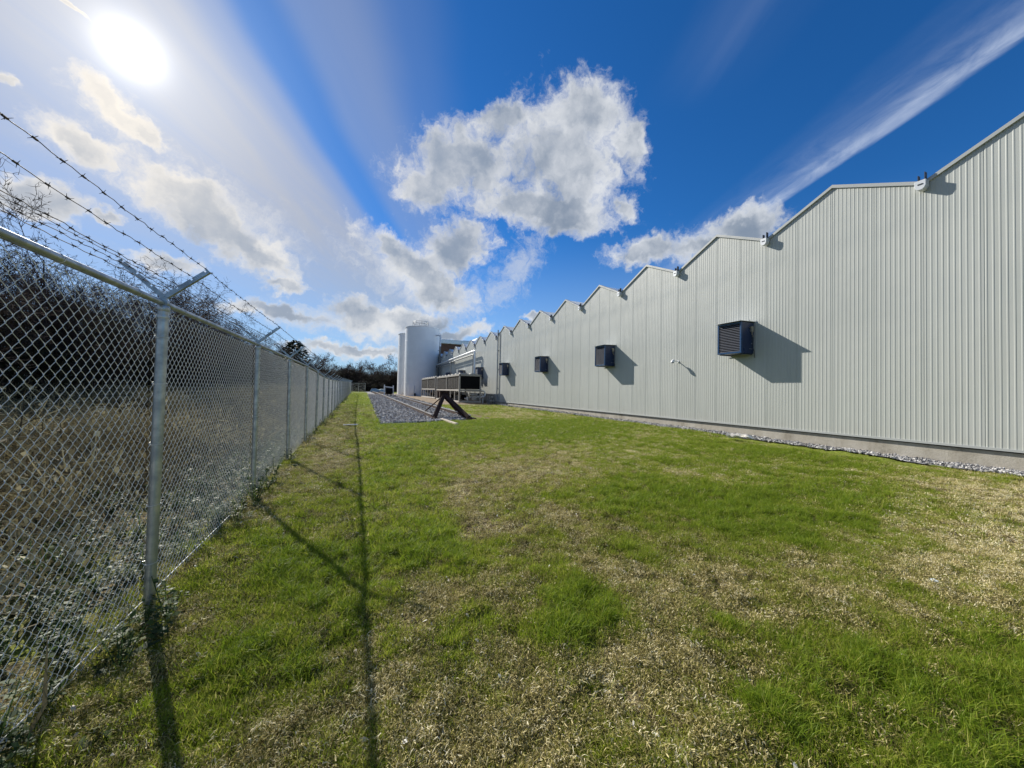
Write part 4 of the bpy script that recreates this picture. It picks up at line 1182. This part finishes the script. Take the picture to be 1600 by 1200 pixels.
# overhead pipe run
def overhead():
    X = 10.45
    t = thing('overhead_pipe', 'white insulated pipe run high along the shaded wall with elbow dropping behind the chiller', 'pipe', (X, 34.0, 0))
    obj('pipe_run', MB().tube([(0, 0, 2.5), (0, 0, 5.02), (0, .05, 5.18), (0, .2, 5.26), (0, 8, 5.14), (0, 16.5, 4.98), (0, 22, 4.9)], .10, 14), M_lag, t, smooth=50)
    obj('pipe_run', MB().tube([(-.02, .45, 2.5), (-.02, .45, 4.72), (-.02, .5, 4.86), (-.02, .65, 4.93), (-.02, 16.5, 4.66), (-.02, 22, 4.55)], .07, 12), M_grey, t, smooth=50)
    for y in (9.5, 18.5):
        obj('support_post', MB().bar((-.1, y, .3), (-.1, y, 4.95), .09, .09).bar((-.2, y, 4.72), (.45, y, 4.72), .08, .08), M_grey, t)
    obj('flange', MB().tube([(0, 0, 3.0), (0, 0, 3.08)], .15, 14), M_galv2, t, smooth=40)
overhead()

# ------------------------------------------------------------------ white tanks
M_tank = mat('tank_paint', (.82, .83, .83), .42, 0, .4, .05, .8)
def tank(x, y, label, rail):
    g = .30; r = 2.45; H = 10.05
    t = thing('storage_tank', label, 'tank', (x, y, g))
    prof = [(r, 0), (r, .25)]
    for k_ in range(1, 5):
        z = H * k_ / 5
        prof += [(r, z - .02), (r + .012, z - .012), (r + .012, z + .012), (r, z + .02)]
    prof += [(r, H - .12), (r + .05, H - .10), (r + .05, H), (r - .05, H + .02), (1.2, H + .10), (.3, H + .15), (.05, H + .15)]
    obj('shell', MB().lathe(prof, (0, 0, 0), 72), M_tank, t, smooth=30)
    obj('base_ring', MB().lathe([(r + .16, -.2), (r + .16, .06), (r + .02, .06), (r + .02, -.2)], (0, 0, 0), 48), M_conc, t)
    if rail:
        rl = MB(); R = 1.1; pts = [(R * math.cos(a) - .4, R * math.sin(a) - .5) for a in np.linspace(0, 2 * math.pi, 9)[:-1]]
        for i, (a, b) in enumerate(pts):
            c, d = pts[(i + 1) % 8]
            rl.tube([(a, b, H + .1), (a, b, H + .85)], .025, 6); rl.tube([(a, b, H + .83), (c, d, H + .83)], .025, 6); rl.tube([(a, b, H + .58), (c, d, H + .58)], .02, 6)
        obj('guard_rail', rl, M_grey, t, smooth=40)
    h = obj('access_hatch', MB().box((-1.65, -1.86, 1.0), (.9, .16, 1.15), Matrix.Rotation(math.atan2(-1.86, -1.65) + math.pi / 2, 3, 'Z')), M_tank, t, bevel=.02)
    obj('outlet_valve', MB().tube([(-1.2, -2.1, .35), (-1.25, -2.6, .35)], .12, 12).tube([(-1.25, -2.55, .05), (-1.25, -2.55, .5)], .10, 10), M_black, t, smooth=40)
    return t
tank(8.55, 54.2, 'nearer white cylindrical storage tank with guard rail on top', True)
tank(8.30, 61.6, 'second white storage tank, mostly hidden behind the nearer tank', False)
t = thing('tank_pipe', 'tall pipe with white top bend standing at the right side of the white tank', 'pipe', (10.62, 51.4, .35))
obj('lower_length', MB().tube([(0, 0, 0), (0, 0, 7.2)], .10, 14), M_grey, t, smooth=40)
obj('upper_bend', MB().tube([(0, 0, 7.2), (0, 0, 8.55), (-.06, .1, 8.75), (-.3, .6, 8.85), (-.5, 1.2, 8.85)], .12, 14), M_lag, t, smooth=50)
obj('pipe_clip', MB().box((-.05, .1, 4.0), (.35, .3, .06)).box((-.05, .1, 6.6), (.35, .3, .06)), M_grey, t)

# ------------------------------------------------------------------ things far down the track
g0 = G1(3.7, 49) + .05
t = thing('track_barrier', 'small white-posted barrier with black drum standing on the track near the tanks', 'barrier', (3.65, 49.0, g0))
for x in (-.56, .52):
    obj('post', MB().box((x, 0, .72), (.13, .13, 1.5 if x < 0 else 1.35)), M_white, t, bevel=.01)
obj('cross_rail', MB().bar((-.5, 0, 1.22), (.46, 0, 1.12), .07, .14), M_white, t)
obj('drum', MB().tube([(-.42, .0, .66), (-.36, 0, .66), (.38, 0, .66), (.44, 0, .66)], [.34, .40, .40, .34], 20), M_black, t, smooth=40)
obj('drum_foot', MB().box((-.2, 0, .13), (.08, .5, .3)).box((.24, 0, .13), (.08, .5, .3)), M_black, t)
tarp = MB(); M_tarp = mat('tarp_sheet', (.34, .42, .41), .5, 0, .4, .15, 1.2)
nx_, ny_ = 22, 8
for i in range(nx_ + 1):
    for j in range(ny_ + 1):
        u = i / nx_; v_ = j / ny_
        e = (1 - abs(2 * v_ - 1) ** 2.2) * (1 - abs(2 * u - 1) ** 9)
        tarp.v.append((-.2 + 3.9 * u, -1.0 + 2.0 * v_, -.05 + (.78 + .10 * math.sin(u * 9) + .05 * math.sin(u * 23)) * e))
for i in range(nx_):
    for j in range(ny_):
        a = i * (ny_ + 1) + j; tarp.f.append((a, a + ny_ + 1, a + ny_ + 2, a + 1))
tarp.f.append(tuple([i * (ny_ + 1) for i in range(nx_ + 1)] + [i * (ny_ + 1) + ny_ for i in reversed(range(nx_ + 1))]))
o = obj('tarp_pile', tarp, M_tarp, None, (2.6, 88.0, G1(4.5, 88) + .03), smooth=60); tag(o, 'low pile under a pale grey-green tarp at the far end of the track', 'tarp pile')
def old_building():
    t = thing('industrial_building', 'tall brown industrial building with white roof band behind the greenhouse', 'building', (16, 95, 0))
    M_br = mat('brown_cladding', (.15, .085, .065), .8, 0, .3, .25, 1.0)
    obj('wall', MB().box((22, 14, 6.8), (44, 28, 13.6)), M_br, t)
    obj('roof_band', MB().box((22, 13.9, 14.15), (44.6, 28.8, 1.1)), M_lag, t, bevel=.08)
    p = obj('roof_house', MB().box((18, 6, 15.2), (7.5, 8, 2.1)), M_lag, t, bevel=.5)
    obj('vent_grille', MB().box((18.6, 1.94, 15.5), (4.2, .1, .9)), M_black, p)
    obj('roof_house', MB().box((12.5, 7, 14.9), (4.5, 8, .8)), M_lag, t, bevel=.3)
    for i in range(6):
        obj('wall_joint', MB().box((2 + i * 7, -.03, 6.8), (.16, .05, 13.5)), M_darkmetal, t)
old_building()

# ------------------------------------------------------------------ trees beyond the fence
M_bark = mat('bare_bark', (.075, .06, .052), .9, 0, .15, .4, 12, (.045, .036, .033))
M_twig = mat('bare_twigs', (.075, .048, .032), .85, 0, .15, .3, 6, (.05, .036, .034))
class Prisms:
    def __init__(s): s.a = []
    def seg(s, p, q, r0, r1): s.a.append((*p, *q, r0, r1))
    def mesh(s, name, m):
        A = np.array(s.a, float); p, q, r0, r1 = A[:, :3], A[:, 3:6], A[:, 6], A[:, 7]
        d = q - p; d /= np.maximum(np.linalg.norm(d, axis=1, keepdims=True), 1e-9)
        ref = np.where(np.abs(d[:, 2:3]) < .9, np.array([[0, 0, 1.]]), np.array([[1., 0, 0]]))
        u = np.cross(d, ref); u /= np.linalg.norm(u, axis=1, keepdims=True); w = np.cross(d, u)
        V = np.zeros((len(A), 6, 3))
        for j in range(3):
            c, s_ = math.cos(2.094 * j), math.sin(2.094 * j)
            o = u * c + w * s_
            V[:, j] = p + o * r0[:, None]; V[:, 3 + j] = q + o * r1[:, None]
        b = np.arange(len(A))[:, None] * 6
        F = np.concatenate([b + np.array([[j, (j + 1) % 3, 3 + (j + 1) % 3, 3 + j]]) for j in range(3)])
        me = bpy.data.meshes.new(name)
        me.vertices.add(V.size // 3); me.vertices.foreach_set('co', V.ravel().astype(np.float32))
        me.loops.add(F.size); me.loops.foreach_set('vertex_index', F.ravel().astype(np.int32))
        me.polygons.add(len(F)); me.polygons.foreach_set('loop_start', np.arange(0, F.size, 4, dtype=np.int32))
        me.update(calc_edges=True); me.materials.append(m); return me
def bare_tree_meshes(seed, H, stems, dens=1.0, rmin=.0062, top=4):
    r = random.Random(seed); trunk = Prisms(); crown = Prisms()
    def rv(s): return Vector((r.gauss(0, s), r.gauss(0, s), r.gauss(0, s)))
    def grow(p, d, L, R, lv):
        n = (7, 5, 4, 3, 2)[lv]; P = trunk if lv == 0 else crown; pts = [p]
        for i in range(n):
            d = (d + rv((.09, .16, .24, .30, .35)[lv]) + Vector((0, 0, (.03, .07, .05, .02, 0)[lv]))).normalized()
            q = p + d * (L / n); ra = R * (1 - .75 * i / n); rb = R * (1 - .75 * (i + 1) / n)
            P.seg(p, q, ra, rb); p = q; pts.append((q, d.copy(), rb))
            if lv < top:
                k_ = ((1, 1, 2), (1, 2, 2), (1, 2, 2), (1, 2, 2))[lv][r.randrange(3)]
                if lv == 0 and i < 1: k_ = 0
                if r.random() > dens and lv > 1: k_ = max(0, k_ - 1)
                for _ in range(k_):
                    a = d.orthogonal().normalized(); a = Matrix.Rotation(r.uniform(0, 6.28), 3, d) @ a
                    f = r.uniform(.5, 1.1)
                    nd = (d * .75 + a * f).normalized()
                    grow(p, nd, L * r.uniform(.34, .58) * (1.15 - .35 * i / n), max(rmin, rb * r.uniform(.46, .66)), lv + 1)
    for s in range(stems):
        a = r.uniform(0, 6.28); sp = .16 if stems > 1 else 0
        base = Vector((math.cos(a) * sp, math.sin(a) * sp, -.15)); d = Vector((math.cos(a) * .22 * (stems > 1), math.sin(a) * .22 * (stems > 1), 1)).normalized()
        grow(base, d, H * r.uniform(.62, .82), H * .0125 * r.uniform(.8, 1.2), 0)
    return trunk.mesh('trunk', M_bark), crown.mesh('crown', M_twig)
TREES = [bare_tree_meshes(100 + i, 5.2, 3 if i < 3 else (2 if i < 5 else 1), .8) for i in range(6)]
FAR_TREES = [bare_tree_meshes(140 + i, 5.2, 2, .9, .017, 3) for i in range(3)]      # coarser twigs, seen from 100 m
print('tree tris', [len(c.polygons) * 2 for _, c in TREES])
def plant_tree(k, x, y, s, label, group, rz, sz=1.0, name='bare_tree', kinds=None):
    kinds = kinds or TREES
    t = thing(name, label, 'tree', (x, y, G1(x, y) - .05), group, rz)
    share('trunk', kinds[k][0], t, (0, 0, 0), (0, 0, 0), (s, s, s * sz)); share('crown', kinds[k][1], t, (0, 0, 0), (0, 0, 0), (s, s, s * sz))
rt = random.Random(5)
for i in range(34):
    y = 7.5 + 55 * (i / 33) ** 1.35 + rt.uniform(-.8, .8); x = -7.4 - rt.uniform(0, 3.4) - .02 * y
    plant_tree(i % 6, x, y, rt.uniform(.9, 1.1) * (.70 + .40 * min(1, max(0, (y - 9) / 14))), 'bare many-branched tree in the thicket behind the long chain-link fence', 'bare trees in the thicket beyond the fence', rt.uniform(0, 6.28), rt.uniform(.9, 1.1))
for i in range(26):
    x = -26 + 40 * i / 25 + rt.uniform(-1.2, 1.2); y = 100 + rt.uniform(-6, 16) - max(0, -x - 6) * 1.0
    plant_tree(rt.randrange(3), x, y, rt.uniform(1.3, 1.8), 'bare tree in the distant treeline left of the white tanks', 'bare trees in the distant treeline', rt.uniform(0, 6.28), kinds=FAR_TREES)
# one dark evergreen over the fence line
def evergreen(x, y, H):
    t = thing('evergreen_tree', 'dark evergreen tree rising over the fence among bare trees', 'tree', (x, y, G1(x, y) - .05))
    obj('trunk', MB().tube([(0, 0, 0), (.05, 0, H * .5), (0, .03, H * .93)], [.16, .10, .02], 8), M_bark, t, smooth=50)
    r = random.Random(3); mb = MB()
    for i in range(1700):
        z = H * (.12 + .88 * r.random() ** .8); R = (H * .42) * (1.05 - z / H) ** .6 * r.uniform(.2, 1.25); a = r.uniform(0, 6.28)
        c = Vector((math.cos(a) * R, math.sin(a) * R, z + .25 * math.sin(a * 3)))
        d = Vector((math.cos(a), math.sin(a), r.uniform(-.5, .5))).normalized() * r.uniform(.18, .42); sd = d.orthogonal().normalized() * r.uniform(.05, .11)
        mb.add([c - d * .4, c + sd, c + d, c - sd], [(0, 1, 2, 3)])
    obj('crown', mb, mat('evergreen_leaf', (.028, .045, .018), .6, 0, .2, .4, 3), t)
evergreen(-6.6, 46, 5.6)

def undergrowth():
    um = plant_mat('undergrowth_leaf', [(0, (.022, .018, .013)), (.4, (.045, .036, .026)), (.7, (.05, .058, .022)), (1, (.07, .09, .03))], .15, .7, .2)
    T = [template('brush_piece', *reversed_args(twig_clump(300 + s, .55, 70, .006, 45, .075), um)) for s in range(4)]
    n = 4200
    y = 3.5 + RNG.random(n) ** 1.25 * 62; x = -7.4 - np.abs(RNG.normal(0, 1.5, n)) - .02 * y
    hm = (.8 + 3.0 * fbm(y * .5, x * .5, 91, 4)) * (1 - .25 * sstep(y, 25, 60))
    z = gz(x, y) + hm * RNG.random(n)
    s = RNG.uniform(.5, 1.15, n)
    scatter('undergrowth', T, np.stack([x, y, z], 1), np.stack([RNG.normal(0, .6, n), RNG.normal(0, .6, n), RNG.uniform(0, 6.28, n)], 1), np.stack([s, s, s], 1), np.clip(RNG.normal(.35, .18, n), 0, 1), RNG.integers(0, 4, n))
    n = 2600
    x = RNG.uniform(-34, 16, n); y = 101 + RNG.normal(0, 4, n) - np.maximum(0, -x - 6) * 1.0
    z = gz(x, y) + RNG.random(n) * (3.2 + 2.2 * fbm(x * .3, x * 0, 33, 3)); s = RNG.uniform(1.6, 3.0, n)
    scatter('distant_undergrowth', T, np.stack([x, y, z], 1), np.stack([RNG.normal(0, .6, n), RNG.normal(0, .6, n), RNG.uniform(0, 6.28, n)], 1), np.stack([s, s, s], 1), np.clip(RNG.normal(.3, .15, n), 0, 1), RNG.integers(0, 4, n))
    # dead vines and brush on the slope, weeds close to the wire
    vm_ = plant_mat('dead_brush', [(0, (.05, .042, .024)), (.35, (.18, .15, .08)), (.7, (.38, .33, .18)), (1, (.58, .52, .33))], .12, .75, .2)
    T = [template('brush_twigs', *reversed_args(twig_clump(400 + s, .30, 30, .0055, 14, .045), vm_)) for s in range(4)]
    n = 8000
    y = -1 + RNG.random(n) ** 1.1 * 46; x = -1.75 - RNG.random(n) ** .8 * 6.2
    s = RNG.uniform(.6, 1.5, n) * (1 + .012 * y)
    scatter('dead_brush', T, np.stack([x, y, gz(x, y) - .02], 1), np.stack([RNG.normal(0, .3, n), RNG.normal(0, .3, n), RNG.uniform(0, 6.28, n)], 1), np.stack([s, s, s * RNG.uniform(.5, 2.0, n)], 1), np.clip(.12 + .75 * fbm(x * .8, y * .8, 303, 4) + RNG.normal(0, .17, n), 0, 1), RNG.integers(0, 4, n))
    wm = plant_mat('weed_leaf', [(0, (.022, .045, .014)), (.4, (.05, .09, .028)), (.7, (.12, .17, .045)), (1, (.26, .26, .11))], .4, .55, .22)
    T = [template('weed_plant', *reversed_args(leafy_stem(500 + s, .24, 12, .034), wm)) for s in range(3)] + [template('weed_grass', *reversed_args(blade_tuft(16, .20, .05, .0045, 1.25, 540), wm))] + [template('weed_rosette', *reversed_args(rosette(8, .10, .035, 520 + s, .6), wm)) for s in range(3)]
    X = []; Y = []; S = []
    n = 4600; y = -1 + RNG.random(n) ** 1.2 * 26; x = -1.18 - np.abs(RNG.normal(0, 1.1, n)); X.append(x); Y.append(y); S.append(RNG.uniform(.5, 1.1, n))
    n = 900; y = .8 + RNG.random(n) ** 1.1 * 40; x = FX + RNG.normal(.02, .09, n); cl = vnoise(y * .9, y * 0, 44) > .42; X.append(x[cl]); Y.append(y[cl]); S.append(RNG.uniform(.5, 1.25, cl.sum()))
    n = 420; y = .8 + RNG.random(n) ** 1.3 * 12; x = -.95 + RNG.random(n) * 6; X.append(x); Y.append(y); S.append(RNG.uniform(.22, .5, n))
    x = np.concatenate(X); y = np.concatenate(Y); s = np.concatenate(S); n = len(x)
    idx = np.where(x > -.9, RNG.integers(4, 7, n), RNG.integers(0, 7, n))
    scatter('weeds', T, np.stack([x, y, gz(x, y) - .01], 1), np.stack([RNG.normal(0, .15, n), RNG.normal(0, .15, n), RNG.uniform(0, 6.28, n)], 1), np.stack([s, s, s], 1), np.clip(RNG.normal(.4, .2, n), 0, 1), idx)
undergrowth()

# ------------------------------------------------------------------ litter on the lawn
def crumple(seed, a, b, h):
    r = random.Random(seed); mb = MB(); n = 6
    for i in range(n + 1):
        for j in range(n + 1):
            mb.v.append((a * (i / n - .5) * r.uniform(.85, 1.1), b * (j / n - .5) * r.uniform(.85, 1.1), h * r.random()))
    for i in range(n):
        for j in range(n):
            q = i * (n + 1) + j; mb.f.append((q, q + n + 1, q + n + 2, q + 1))
    b0 = len(mb.v); mb.v += [(x, y, z - .002) for (x, y, z) in mb.v[:b0]]
    mb.f += [tuple(reversed([k_ + b0 for k_ in f])) for f in list(mb.f)]
    return mb
o = obj('paper_scrap', crumple(1, .62, .26, .13), mat('scrap_paper', (.85, .80, .70), .8), None, (9.44, 6.5, G1(9.44, 6.5) + .09), rot=(0, 0, -.9)); tag(o, 'crumpled pale scrap of paper on the grass near the gravel strip', 'litter')
o = obj('plastic_wrapper', crumple(2, .05, .035, .02), mat('clear_plastic', (.62, .68, .70), .15, 0, .8), None, (3.9, 1.23, G1(3.9, 1.23) + .025), rot=(0, 0, .9)); tag(o, 'small crumpled plastic wrapper on the bare straw patch', 'litter')
